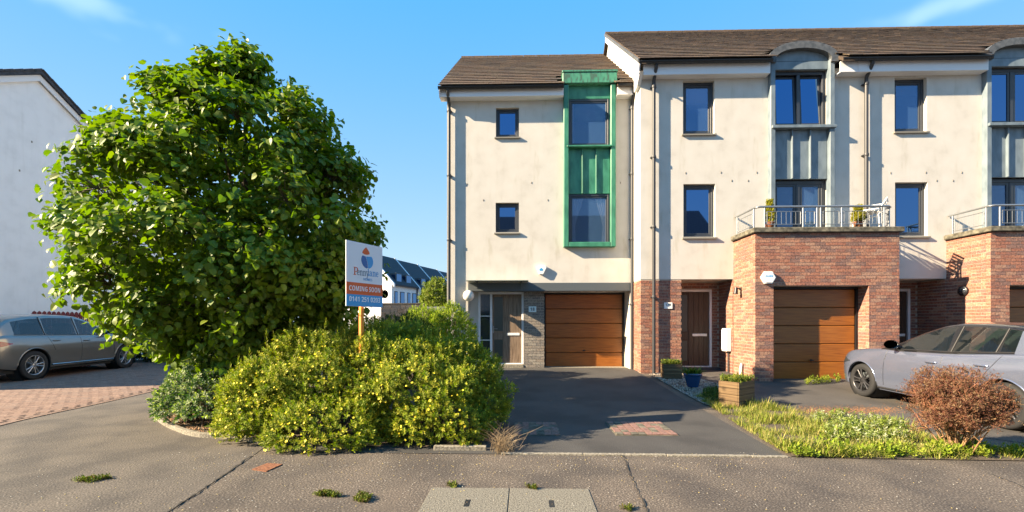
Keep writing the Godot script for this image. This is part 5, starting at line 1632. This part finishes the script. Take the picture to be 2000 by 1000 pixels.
	# small golden conifers on the balcony
	for k in 2:
		var p := Vector3([5.72, 7.74][k], 3.60, -10.52)
		var t := thing("potted_conifer", ["narrow golden conifer in a pot at the sunny end of the balcony", "broader golden conifer in a pot at the middle of the balcony"][k], "plant", p, "potted conifers on the balcony")
		mb = MB.new(); mb.lathe([Vector2(0, .005), Vector2(.07, .005), Vector2(.10, .16), Vector2(.11, .165), Vector2(.11, .18), Vector2(0, .17)], p, Basis.IDENTITY, 16); part(t, "pot", mb, M.rust)
		rng.seed = 95 + k
		xf = []; cc = []
		var hgt = [.50, .34][k]; var rad = [.09, .12][k]
		for i in 520:
			var y := rng.randf(); var a := rng.randf() * TAU; var rr: float = rad * (1.0 - y * .72) * sqrt(rng.randf())
			xf.append(Transform3D(facing(Vector3(cos(a), .7, sin(a)), .5, .3).scaled(Vector3.ONE * rng.randf_range(.05, .085)), p + Vector3(cos(a) * rr, .18 + y * hgt, sin(a) * rr))); cc.append(Color(.36, .33, .03) * rng.randf_range(.6, 1.2))
		multi(t, "foliage", sprig_mesh(30, 9), xf, cc)

func balcony_chair():
	var p := Vector3(7.98, 3.60, -10.62)
	var t := thing("garden_chair", "white slatted garden chair behind the balcony railing", "chair", p)
	var b := Basis(Vector3.UP, -.7)
	for k in 5:
		var mb := MB.new(); mb.cbox(p + b * Vector3(-.20 + k * .10, .40, 0), Vector3(.08, .018, .44), .004, b); part(t, "slat", mb, M.white_plastic)
	for k in 5:
		var mb := MB.new(); mb.cbox(p + b * Vector3(.27 + k * .03, .44 + k * .05, 0), Vector3(.018, .04, .44), .004, b * Basis(Vector3(0, 0, 1), -.38)); part(t, "back_slat", mb, M.white_plastic)
	for sz in [-.22, .22]:
		var mb := MB.new(); mb.tube([p + b * Vector3(-.22, 0, sz), p + b * Vector3(-.20, .40, sz), p + b * Vector3(-.20, .52, sz), p + b * Vector3(.30, .52, sz)], [.014, .014, .014, .014], 8); part(t, "front_leg", mb, M.white_plastic)
		mb = MB.new(); mb.tube([p + b * Vector3(.26, 0, sz), p + b * Vector3(.24, .40, sz), p + b * Vector3(.40, .66, sz)], [.014, .014, .014], 8); part(t, "rear_leg", mb, M.white_plastic)

func ground_cover(called: String, label: String, poly: PackedVector2Array, n: int, smin: float, smax: float, cols: Array, sd: int, h: float):
	rng.seed = sd
	var lo := poly[0]; var hi := poly[0]; var mid := Vector2.ZERO
	for q in poly:
		lo = lo.min(q); hi = hi.max(q); mid += q / poly.size()
	var t := thing(called, label, "plant", Vector3(mid.x, gy(mid.y), mid.y))
	var xf := []; var cc := []; var tries := 0; var cn := noise3(sd, 2.6)
	while xf.size() < n and tries < n * 20:
		tries += 1
		var q := Vector2(rng.randf_range(lo.x, hi.x), rng.randf_range(lo.y, hi.y))
		if not Geometry2D.is_point_in_polygon(q, poly): continue
		if n > 500 and rng.randf() > .55 + 2.4 * cn.get_noise_2d(q.x, q.y): continue
		xf.append(Transform3D(facing(Vector3.UP, .4, .55).scaled(Vector3.ONE * rng.randf_range(smin, smax)), Vector3(q.x, gy(q.y, q.x) + rng.randf() * h, q.y)))
		cc.append(cols[rng.randi() % cols.size()] * rng.randf_range(.7, 1.25))
	multi(t, "foliage", sprig_mesh(sd, 7, .28, .55), xf, cc)
func dry_tuft():
	var p := gp(985, 882)
	var t := thing("dry_grass_tuft", "tuft of dry straw-coloured grass at the end of the yellow bush", "grass tuft", p)
	rng.seed = 85
	var mb := MB.new()
	for i in 150:
		mb.col = Color(.30, .22, .13) * rng.randf_range(.5, 1.3)
		var a := rng.randf() * TAU; var l := rng.randf_range(.14, .40); var s := rng.randf_range(.2, .9)
		var o := p + Vector3(rng.randfn() * .06, 0, rng.randfn() * .06); var d := Vector3(cos(a) * s, 1, sin(a) * s).normalized()
		mb.tube([o, o + d * l * .6, o + d * l + Vector3(cos(a), -.5, sin(a)) * l * .25], [.0022, .0018, .0008], 3, false)
	part(t, "blades", mb, M.twig)
func twig_shrub():
	var p := gp(1868, 884)
	var t := thing("bare_shrub", "clipped reddish-brown leafless shrub at the end of the grass strip", "shrub", p)
	rng.seed = 87
	var mb := MB.new(); var tips := []
	var stack := []
	for i in 40:
		var d := Vector3(rng.randfn() * .26, 1.0, rng.randfn() * .24).normalized()
		stack.append([p + Vector3(rng.randfn() * .05, 0, rng.randfn() * .05), d, rng.randf_range(.30, .46), .0085, 0])
	while stack.size() > 0:
		var s = stack.pop_back()
		var a: Vector3 = s[0]; var d: Vector3 = s[1]; var l: float = s[2]
		var b := a + d * l + Vector3(rng.randfn(), rng.randfn() * .4, rng.randfn()) * l * .12
		# clipped to a rounded block
		var e := (b - p - Vector3(0, .52, 0)) / Vector3(.37, .42, .35)
		if absf(e.x) > 1.02 or e.y > 1.0 or absf(e.z) > 1.02 or e.length() > 1.28:
			if absf(a.x - p.x) > .38 or absf(a.z - p.z) > .36 or a.y - p.y > .94: continue
			b = a.lerp(b, .22)
			s[4] = 9
		var sh := rng.randf_range(.7, 1.3)
		mb.col = (Color(.27, .155, .08) if s[4] < 2 else Color(.30, .13, .07)) * sh
		mb.tube([a, (a + b) / 2 + Vector3(rng.randfn(), rng.randfn(), rng.randfn()) * .008, b], [s[3], s[3] * .85, s[3] * .7], 4, false)
		if s[4] < 4:
			for k in (3 if s[4] < 3 else 2):
				var nd := (d + Vector3(rng.randfn() * .62, rng.randfn() * .35 + .12, rng.randfn() * .62)).normalized()
				stack.append([a.lerp(b, rng.randf_range(.45, 1.0)), nd, l * rng.randf_range(.55, .85), s[3] * .66, s[4] + 1])
		if s[4] >= 2: tips.append([b, d])
	part(t, "branches", mb, M.twig)
	var xf := []; var cc := []
	for q in tips:
		for k in 6:
			xf.append(Transform3D(facing(q[1], .2, .6).scaled(Vector3.ONE * rng.randf_range(.020, .035)), q[0] + Vector3(rng.randfn(), rng.randfn(), rng.randfn()) * .02))
			cc.append([Color(.19, .075, .05), Color(.24, .12, .07), Color(.14, .06, .045), Color(.30, .19, .11)][rng.randi() % 4] * rng.randf_range(.7, 1.2))
	multi(t, "foliage", sprig_mesh(40, 5, .2, .6), xf, cc)

# ------------------------------------------------------------------ cars
# own axes: +x forward, +y up, +z the right side; origin between the axles on the ground
func table(t: Array, x: float) -> float:
	if x <= t[0][0]: return t[0][1]
	for i in t.size() - 1:
		if x <= t[i + 1][0]: return lerpf(t[i][1], t[i + 1][1], (x - t[i][0]) / (t[i + 1][0] - t[i][0]))
	return t[t.size() - 1][1]
func soft(t: Array, x: float, r := .07) -> float:
	return (table(t, x - r) + 2.0 * table(t, x - r / 2) + 3.0 * table(t, x) + 2.0 * table(t, x + r / 2) + table(t, x + r)) / 9.0
func car(called: String, label: String, s: Dictionary, where: Vector3, turn: float, pitch: float) -> Node3D:
	var t := thing(called, label, "car", where)
	t.basis = Basis(Vector3.UP, turn) * Basis(Vector3(0, 0, 1), pitch)
	var hw: float = s.w / 2
	var xs := []
	var x: float = s.rear
	while x < s.front:
		xs.append(x)
		var near: float = minf(x - s.rear, s.front - x)
		x += .012 if near < .05 else .03
	xs.append(s.front)
	var plan := func(xx: float) -> float:
		var f: float = clampf((xx - (s.front - .62)) / .62, 0, 1); var r: float = clampf(((s.rear + .45) - xx) / .45, 0, 1)
		return hw * (1.0 - s.nose * pow(f, 2.6) - s.tail * pow(r, 2.6))
	var arch := func(xx: float) -> float:
		var y: float = soft(s.bottom, xx)
		for ax in [s.axle, -s.axle]:
			var d := absf(xx - ax)
			if d < s.arch: y = maxf(y, s.wheel + sqrt(s.arch * s.arch - d * d))
		return y
	# section of the lower body from sill to the middle of the bonnet or deck
	var fr := [0.0, .10, .30, .52, .70, .80, .90, .97, 1.0]; var wf := [.93, .972, .992, 1.0, .997, .990, .972, .945, .905]
	var section := func(xx: float) -> Array:
		var w: float = plan.call(xx); var T: float = soft(s.top, xx); var b: float = arch.call(xx); var b0: float = minf(soft(s.bottom, xx), T - .1)
		var o := []
		for i in fr.size():
			var y := lerpf(b0, T, fr[i])
			var ww: float = w * wf[i]
			var sk: float = smoothstep(.74, .82, fr[i]) * s.get("crease", 0.0)
			o.append(Vector3(xx, maxf(y, minf(b + .002 * i, T - .004 * (9 - i))), ww - sk))
		o.append(Vector3(xx, T + .018, w * .72)); o.append(Vector3(xx, T + .032, w * .42)); o.append(Vector3(xx, T + .036, 0.0))
		return o
	var side_at := func(xx: float, y: float) -> Vector3:
		var q: Array = section.call(xx)
		for i in q.size() - 1:
			if y <= q[i + 1].y: return q[i].lerp(q[i + 1], clampf((y - q[i].y) / maxf(.001, q[i + 1].y - q[i].y), 0, 1))
		return q[q.size() - 1]
	var P := []
	for xx in xs: P.append(section.call(xx))
	var body := MB.new()
	for sg in [1.0, -1.0]:
		var Q := []
		for r in P:
			var row := []
			for q in r: row.append(Vector3(q.x, q.y, q.z * sg))
			Q.append(row)
		body.grid(Q, func(i, j): return true, sg < 0)
		# end faces
		for e in [0, xs.size() - 1]:
			for j in P[0].size() - 1:
				var a: Vector3 = Q[e][j]; var b: Vector3 = Q[e][j + 1]
				body.quad_out(a, b, Vector3(b.x, b.y, 0), Vector3(a.x, a.y, 0), Vector3(0, .6, 0))
	var bp := lpart(t, "body", body, s.paint)
	# cabin
	var belt := func(xx: float) -> float: return soft(s.top, xx)
	var gw := func(xx: float, y: float) -> float: return minf(plan.call(xx), hw) * .905 - (y - table(s.top, 0.0)) * s.tumble
	var cs := []; x = s.cab[0]
	while x < s.cab[1]:
		cs.append(x); x += .03
	cs.append(s.cab[1])
	var G := []
	for xx in cs:
		var b: float = belt.call(xx); var R: float = maxf(soft(s.roof, xx, .06), b + .004)
		var row := []
		var lv := [b - .02, b + minf(.03, (R - b) * .3), R - minf(s.rail, (R - b) * .35), R - minf(.035, (R - b) * .2), R - .006]
		for y in lv: row.append(Vector3(xx, y, gw.call(xx, y)))
		row[3].z -= .012; row[4].z -= .07
		row.append(Vector3(xx, R + .012, row[4].z * .55)); row.append(Vector3(xx, R + .018, 0))
		G.append(row)
	var cab := MB.new(); var shield := MB.new(); var back := MB.new()
	var kind := func(i, j) -> String:
		var xm: float = (cs[i] + cs[i + 1]) / 2
		if j == 1:
			for w in s.windows:
				if xm > w[0] and xm < w[1]: return "side"
		if j >= 4:
			if xm > s.screen[0] and xm < s.screen[1]: return "screen"
			if xm < s.rearglass[1] and xm > s.rearglass[0]: return "back"
		return "roof"
	var sides := []
	for w in s.windows: sides.append([MB.new(), MB.new()])
	for sg in [1.0, -1.0]:
		var Q := []
		for r in G:
			var row := []
			for q in r: row.append(Vector3(q.x, q.y, q.z * sg))
			Q.append(row)
		cab.grid(Q, func(i, j): return kind.call(i, j) == "roof" and not (s.two_tone and j < 2 and cs[i] < s.pillar), sg < 0)
		if s.two_tone: 
			var cp := MB.new(); cp.grid(Q, func(i, j): return kind.call(i, j) == "roof" and j < 2 and cs[i] < s.pillar, sg < 0); lpart(bp, "rear_pillar", cp, s.paint)
		shield.grid(Q, func(i, j): return kind.call(i, j) == "screen", sg < 0)
		back.grid(Q, func(i, j): return kind.call(i, j) == "back", sg < 0)
		for k in s.windows.size():
			var w = s.windows[k]
			sides[k][0 if sg > 0 else 1].grid(Q, func(i, j): return j == 1 and (cs[i] + cs[i + 1]) / 2 > w[0] and (cs[i] + cs[i + 1]) / 2 < w[1], sg < 0)
	var rf := lpart(t, "roof", cab, s.roof_paint)
	lpart(t, "windscreen", shield, M.car_glass); lpart(t, "rear_window", back, M.car_glass)
	for k in s.windows.size():
		for q in 2: lpart(t, "side_window", sides[k][q], M.car_glass)
	# trims along the window line and pillars
	for sg in [1.0, -1.0]:
		var m := MB.new(); var pts := []; var rd := []
		var xx: float = s.windows[0][0]
		while xx < s.windows[s.windows.size() - 1][1] + .01:
			var y: float = belt.call(xx) + .018
			pts.append(Vector3(xx, y, (gw.call(xx, y) + .004) * sg)); rd.append(.009); xx += .1
		m.tube(pts, rd, 6); lpart(t, "window_trim", m, s.trim)
		for pl in s.pillars:
			m = MB.new()
			var y0: float = belt.call(pl) + .02; var y1: float = soft(s.roof, pl + s.lean, .06) - .05
			m.tube([Vector3(pl, y0, (gw.call(pl, y0) + .003) * sg), Vector3(pl + s.lean, y1, (gw.call(pl + s.lean, y1) + .003) * sg)], [.012, .012], 6); lpart(t, "pillar_trim", m, s.trim)
		# door gaps
		for sm in s.seams:
			m = MB.new(); pts = []; rd = []
			for i in 12:
				var y := lerpf(sm[1], sm[2], i / 11.0); var q: Vector3 = side_at.call(sm[0] + sm[3] * i / 11.0, y)
				pts.append(Vector3(q.x, y, q.z * sg)); rd.append(.0045)
			m.tube(pts, rd, 5); lpart(t, "door_gap", m, M.gutter)
		for hd in s.handles:
			m = MB.new(); var q: Vector3 = side_at.call(hd[0], hd[1])
			m.tube([Vector3(hd[0] - .10, hd[1], (q.z + .004) * sg), Vector3(hd[0] - .07, hd[1] + .004, (q.z + .03) * sg), Vector3(hd[0] + .07, hd[1] + .004, (q.z + .03) * sg), Vector3(hd[0] + .10, hd[1], (q.z + .004) * sg)], [.012, .015, .015, .012], 8); lpart(t, "door_handle", m, s.handle)
		# sill strip
		m = MB.new(); pts = []; rd = []
		for i in 9:
			var xx2 := lerpf(-s.axle + s.arch + .03, s.axle - s.arch - .03, i / 8.0); var q: Vector3 = side_at.call(xx2, s.sill)
			pts.append(Vector3(xx2, s.sill, (q.z + .004) * sg)); rd.append(s.sill_r)
		m.tube(pts, rd, 8); lpart(t, "sill_trim", m, s.sill_mat)
		# arch lips
		for ax in [s.axle, -s.axle]:
			m = MB.new(); pts = []; rd = []
			for i in 25:
				var an := PI * (i / 24.0) * 1.04 - .02 * PI
				var px: float = ax + cos(an) * (s.arch + .004); var py: float = s.wheel + sin(an) * (s.arch + .004)
				if py < s.wheel - .02: continue
				var q: Vector3 = side_at.call(px, py + .01)
				pts.append(Vector3(px, py, (q.z - .004) * sg)); rd.append(s.lip)
			m.tube(pts, rd, 6); lpart(t, "arch_lip", m, s.lip_mat)
			# dark wheel housing
			m = MB.new()
			m.lathe([Vector2(s.arch - .002, -.12), Vector2(s.arch - .002, .17), Vector2(0, .17)], Vector3(ax, s.wheel, (hw - .17) * sg), Basis(Vector3.RIGHT, -PI / 2 * sg), 28); lpart(t, "wheel_housing", m, M.rubber)
			wheel(t, Vector3(ax, s.wheel, (hw - .125) * sg), s.wheel, s.rim, sg, s.spokes, s.rim_mat)
		# mirror
		m = MB.new(); var mq: Vector3 = Vector3(s.mirror, belt.call(s.mirror) + .05, gw.call(s.mirror, belt.call(s.mirror) + .05))
		var pr := []
		for i in 9: pr.append(Vector2(sin(PI * i / 8.0) * .075, -cos(PI * i / 8.0) * .12))
		m.lathe(pr, Vector3(mq.x - .02, mq.y + .05, (mq.z + .17) * sg), Basis(Vector3(0.75, 0, 0), Vector3(0, 0, 1), Vector3(0, 1.05, 0)), 14)
		m.tube([Vector3(mq.x, mq.y, mq.z * sg), Vector3(mq.x - .01, mq.y + .02, (mq.z + .12) * sg)], [.03, .02], 8); lpart(t, "door_mirror", m, s.mirror_mat)
		# rear lamp wrapping the corner, front lamp
		for lm in [[s.rear + .01, s.rear + s.lamp, s.lamp_y[0], s.lamp_y[1], "tail_light", M.tail_light], [s.front - .52, s.front - .14, s.head_y[0], s.head_y[1], "headlight", M.dark_glass]]:
			var L := []
			for i in 9:
				var row := []; var xx3 := lerpf(lm[0], lm[1], i / 8.0)
				var tip: float = sin(clampf((8 - i) / 8.0 if lm[4] == "tail_light" else i / 8.0, .08, 1.0) * PI * .5)
				for j in 5:
					var ym: float = (lm[2] + lm[3]) / 2; var y: float = ym + (lm[3] - lm[2]) * (j / 4.0 - .5) * tip
					var q: Vector3 = side_at.call(xx3, y)
					row.append(Vector3(xx3, minf(y, q.y + .02), (q.z + .006) * sg))
				L.append(row)
			m = MB.new(); m.grid(L, func(i, j): return true, sg < 0); lpart(t, lm[4], m, lm[5])
	# underside
	var u := MB.new(); u.bmm(s.rear + .25, s.front - .25, .2, .34, -hw * .86, hw * .86); u.bmm(-s.axle + s.arch + .06, s.axle - s.arch - .06, .34, s.sill + .25, -hw * .86, hw * .86); lpart(t, "underbody", u, M.rubber)
	# seats and dash close off the view through the glass
	u = MB.new(); u.bmm(-1.0, .75, .5, belt.call(0.0) - .02, -hw * .78, hw * .78)
	for sx in [.05, -.85]:
		for sz in [-.36, .36]: u.cbox(Vector3(sx - .1, belt.call(0.0) + .12, sz), Vector3(.14, .45, .44), .04, Basis(Vector3(0, 0, 1), .2))
	lpart(t, "seats", u, M.rubber)
	return t
func wheel(t: Node3D, at_: Vector3, r: float, rim: float, sg: float, spokes: int, rm: Material):
	var b := Basis(Vector3.RIGHT, PI / 2 * sg)     # axis y -> outward
	var m := MB.new()
	m.lathe([Vector2(rim, -.10), Vector2(r - .03, -.105), Vector2(r - .006, -.085), Vector2(r, -.05), Vector2(r, .05), Vector2(r - .006, .085), Vector2(r - .03, .105), Vector2(rim + .02, .108), Vector2(rim, .098)], at_, b, 36)
	var w := lpart(t, "wheel", m, M.rubber)
	m = MB.new()
	m.lathe([Vector2(rim + .002, .10), Vector2(rim - .012, .104), Vector2(rim - .022, .085), Vector2(rim - .03, .0), Vector2(rim - .03, -.08)], at_, b, 36)
	m.lathe([Vector2(0, .085), Vector2(.028, .083), Vector2(.06, .07), Vector2(.065, .03)], at_, b, 20)
	for i in spokes:
		for k in [-1.0, 1.0]:
			var a := TAU * i / spokes
			var d0 := b * Vector3(cos(a + k * .26), 0, sin(a + k * .26)); var d1 := b * Vector3(cos(a + k * .20), 0, sin(a + k * .20))
			var n := b * Vector3.UP
			m.tube([at_ + d0 * .045 + n * .072, at_ + d1 * rim * .55 + n * .082, at_ + d1 * (rim - .012) + n * .086], [.020, .016, .017], 6)
	lpart(w, "rim", m, rm)
	m = MB.new(); m.lathe([Vector2(0, .0), Vector2(rim * .72, .0), Vector2(rim * .72, -.02)], at_, b, 24); lpart(w, "brake_disc", m, M.steel)

func cars():
	var silver := mat("silver_paint", lin(.25, .285, .40), .20, .7); silver.clearcoat_enabled = true; silver.clearcoat = 1.0; silver.clearcoat_roughness = .04
	var grey := mat("grey_paint", lin(.25, .232, .21), .28, .6); grey.clearcoat_enabled = true; grey.clearcoat = 1.0; grey.clearcoat_roughness = .04
	var blk := mat("black_paint", lin(.012, .012, .014), .25); blk.clearcoat_enabled = true; blk.clearcoat = 1.0; blk.clearcoat_roughness = .03
	var wg := mat("car_glass", lin(.008, .011, .013, .72), .02, .0, .8); wg.transparency = BaseMaterial3D.TRANSPARENCY_ALPHA
	mat("chrome", lin(.55, .56, .58), .15, 1.0)
	mat("alloy", lin(.45, .45, .46), .28, .9)
	mat("dark_alloy", lin(.07, .07, .075), .35, .6)
	mat("tail_light", lin(.30, .012, .014), .12, 0.0, .7)
	mat("trim_black", lin(.02, .02, .022), .55)
	var hatch := {
		"w": 1.765, "front": 2.07, "rear": -1.96, "axle": 1.27, "wheel": .315, "rim": .225, "arch": .365, "nose": .34, "tail": .14, "crease": .020,
		"bottom": [[-1.96, .34], [-1.75, .24], [-1.5, .20], [1.5, .20], [1.8, .22], [2.07, .30]],
		"top": [[-1.96, .90], [-1.90, 1.00], [-1.70, 1.04], [-1.2, 1.01], [-.5, .965], [.4, .945], [.8, .955], [1.2, .93], [1.6, .875], [1.85, .79], [2.0, .69], [2.07, .56]],
		"roof": [[-1.90, 1.02], [-1.82, 1.15], [-1.70, 1.29], [-1.5, 1.365], [-1.2, 1.405], [-.8, 1.43], [-.45, 1.428], [-.15, 1.385], [.15, 1.275], [.5, 1.11], [.86, .95]],
		"cab": [-1.90, .86], "tumble": .36, "rail": .062, "windows": [[-1.33, -1.14], [-1.11, -.50], [-.40, .66]], "pillars": [-1.10, -.46], "lean": -.06, "pillar": -1.33, "two_tone": true,
		"screen": [-.12, 1.2], "rearglass": [-1.88, -1.52], "paint": silver, "roof_paint": blk, "trim": M.trim_black, "seams": [[.74, .30, .93, -.04], [-.38, .26, .95, .02], [-.92, .52, .99, -.30]],
		"handles": [[-.20, .80], [-.98, .83]], "handle": silver, "sill": .245, "sill_r": .018, "sill_mat": M.trim_black, "lip": .012, "lip_mat": silver, "spokes": 5, "rim_mat": M.dark_alloy,
		"mirror": .48, "mirror_mat": blk, "lamp": .34, "lamp_y": [.80, .93], "head_y": [.60, .74],
	}
	var f := gp(1693, 775); var r := gp(1965, 838)
	var d := (f - r); var turn := atan2(-d.z, d.x)
	var mid := (f + r) / 2 + Vector3(1, 0, 0) * .78
	mid.y = (f.y + r.y) / 2 + .006
	car("hatchback", "silver lilac five-door hatchback with black roof parked before the brick garage", hatch, mid, turn, .008)
	print("hatch wb ", d.length(), " ", f, r)
	var suv := {
		"w": 1.89, "front": 2.26, "rear": -2.40, "axle": 1.435, "wheel": .362, "rim": .245, "arch": .425, "nose": .26, "tail": .13, "crease": .020,
		"bottom": [[-2.40, .50], [-2.2, .34], [-1.9, .28], [1.7, .28], [2.0, .30], [2.26, .40]],
		"top": [[-2.40, .95], [-2.33, 1.08], [-2.1, 1.12], [-1.4, 1.10], [-.5, 1.075], [.5, 1.06], [.95, 1.07], [1.3, 1.04], [1.7, .99], [2.0, .92], [2.18, .82], [2.26, .66]],
		"roof": [[-2.33, 1.10], [-2.22, 1.26], [-2.05, 1.42], [-1.85, 1.53], [-1.4, 1.60], [-.8, 1.635], [-.3, 1.63], [.0, 1.60], [.3, 1.50], [.7, 1.30], [1.12, 1.07]],
		"cab": [-2.33, 1.12], "tumble": .34, "rail": .085, "windows": [[-1.86, -1.12], [-1.08, -.20], [-.10, .92]], "pillars": [-1.1, -.15], "lean": -.03, "pillar": -9.0, "two_tone": false,
		"screen": [.12, 1.2], "rearglass": [-2.3, -1.95], "paint": grey, "roof_paint": grey, "trim": M.trim_black, "seams": [[1.0, .42, 1.02, -.05], [-.14, .40, 1.05, .02], [-.92, .72, 1.06, -.14]],
		"handles": [[.05, .93], [-.85, .96]], "handle": grey, "sill": .34, "sill_r": .020, "sill_mat": M.chrome, "lip": .016, "lip_mat": grey, "spokes": 5, "rim_mat": M.alloy,
		"mirror": .80, "mirror_mat": blk, "lamp": .42, "lamp_y": [.84, 1.0], "head_y": [.72, .90],
	}
	f = gp(247, 719); r = gp(47, 745)
	d = f - r; turn = atan2(-d.z, d.x)
	mid = f.lerp(r, .53) + Vector3(-1, 0, 0) * .82
	mid.y = .024
	print("suv wb ", d.length(), " ", f, r)
	car("estate_car", "grey-brown estate car parked on the block paving in the shade", suv, mid, turn, 0.0)

# ------------------------------------------------------------------
func _ready():
	var cam := Camera3D.new()
	cam.name = "camera"
	cam.projection = Camera3D.PROJECTION_FRUSTUM
	cam.near = 0.05; cam.far = 900.0
	cam.size = 2.0 * .05 * 500.0 / FOC
	cam.frustum_offset = Vector2(0, .05 * 130.0 / FOC)
	cam.position = CAM; cam.rotation_degrees = Vector3(0, YAW, 0)
	add_child(cam); cam.current = true
	var env := Environment.new()
	env.background_mode = Environment.BG_SKY
	var sm := ProceduralSkyMaterial.new()
	sm.sky_top_color = lin(.014, .124, .285); sm.sky_horizon_color = lin(.20, .258, .29); sm.sky_curve = .25
	sm.ground_bottom_color = lin(.08, .07, .06); sm.ground_horizon_color = lin(.30, .30, .30); sm.sun_angle_max = 1.0
	sm.sky_cover = clouds(); sm.sky_cover_modulate = Color(1, 1, 1)
	var sky := Sky.new(); sky.sky_material = sm
	env.sky = sky
	env.tonemap_mode = Environment.TONE_MAPPER_LINEAR
	env.tonemap_exposure = 3.8
	env.sdfgi_enabled = true; env.ssao_enabled = true; env.ssil_enabled = true
	var we := WorldEnvironment.new(); we.environment = env; we.name = "world_environment"; add_child(we)
	var sun := DirectionalLight3D.new()
	sun.name = "sun"; sun.light_energy = 1.6; sun.light_angular_distance = .5; sun.light_color = Color(1.0, .91, .77); sun.shadow_enabled = true
	add_child(sun)
	sun.look_at_from_position(SUN.normalized() * 50, Vector3.ZERO, Vector3.UP)
	materials()
	grounds()
	green_house()
	terrace_house(2.94, "cream terraced house with blue arched bay and brick garage with white alarm box", true, 301)
	terrace_house(8.14, "cream terraced house with blue arched bay behind the silver hatchback", false, 401)
	terrace_house(13.34, "terraced house past the second balcony, only its brown tiled roof showing", false, 501, true)
	neighbours()
	fittings()
	sign_board()
	ground_things()
	planting()
	balcony_chair()
	cars()

func clouds() -> ImageTexture:
	var W := 1024; var H := 512
	var im := Image.create(W, H, false, Image.FORMAT_RGBAF)
	var nz := FastNoiseLite.new(); nz.seed = 4; nz.frequency = 1.9; nz.fractal_octaves = 5
	var blobs := []
	for q in [[140, -10, .10, .016], [1880, 6, .075, .016], [2500, 60, .12, .03], [-700, 120, .14, .03]]: blobs.append([ray(q[0], q[1]).normalized(), q[2], q[3]])
	for k in 9: if sin(k * .7 + .5) > -.1: blobs.append([Vector3(cos(k * .7 + .5), .42 + .06 * (k % 3), sin(k * .7 + .5)).normalized(), .14, .03])
	for j in H / 2:
		var th := PI * (j + .5) / H
		for i in W:
			var ph := (float(i) + .5) / W * TAU
			var d := Vector3(sin(ph) * sin(th), cos(th), -cos(ph) * sin(th))
			var a := 0.0
			for b in blobs:
				var e: Vector3 = d - b[0]
				if e.length_squared() > .08: continue
				var hx: float = Vector2(e.x, e.z).length() / b[1]; var hy: float = e.y / b[2]
				var g := exp(-(hx * hx + hy * hy))
				a = maxf(a, g * (.34 if b[1] < .06 else 1.0))
			if a > .01:
				a = clampf(a * 1.5 + nz.get_noise_3dv(d * Vector3(5, 16, 5)) * 1.1 - .30, 0, 1) * .07
				im.set_pixel(i, j, Color(1, .93, .90, a))
	return ImageTexture.create_from_image(im)
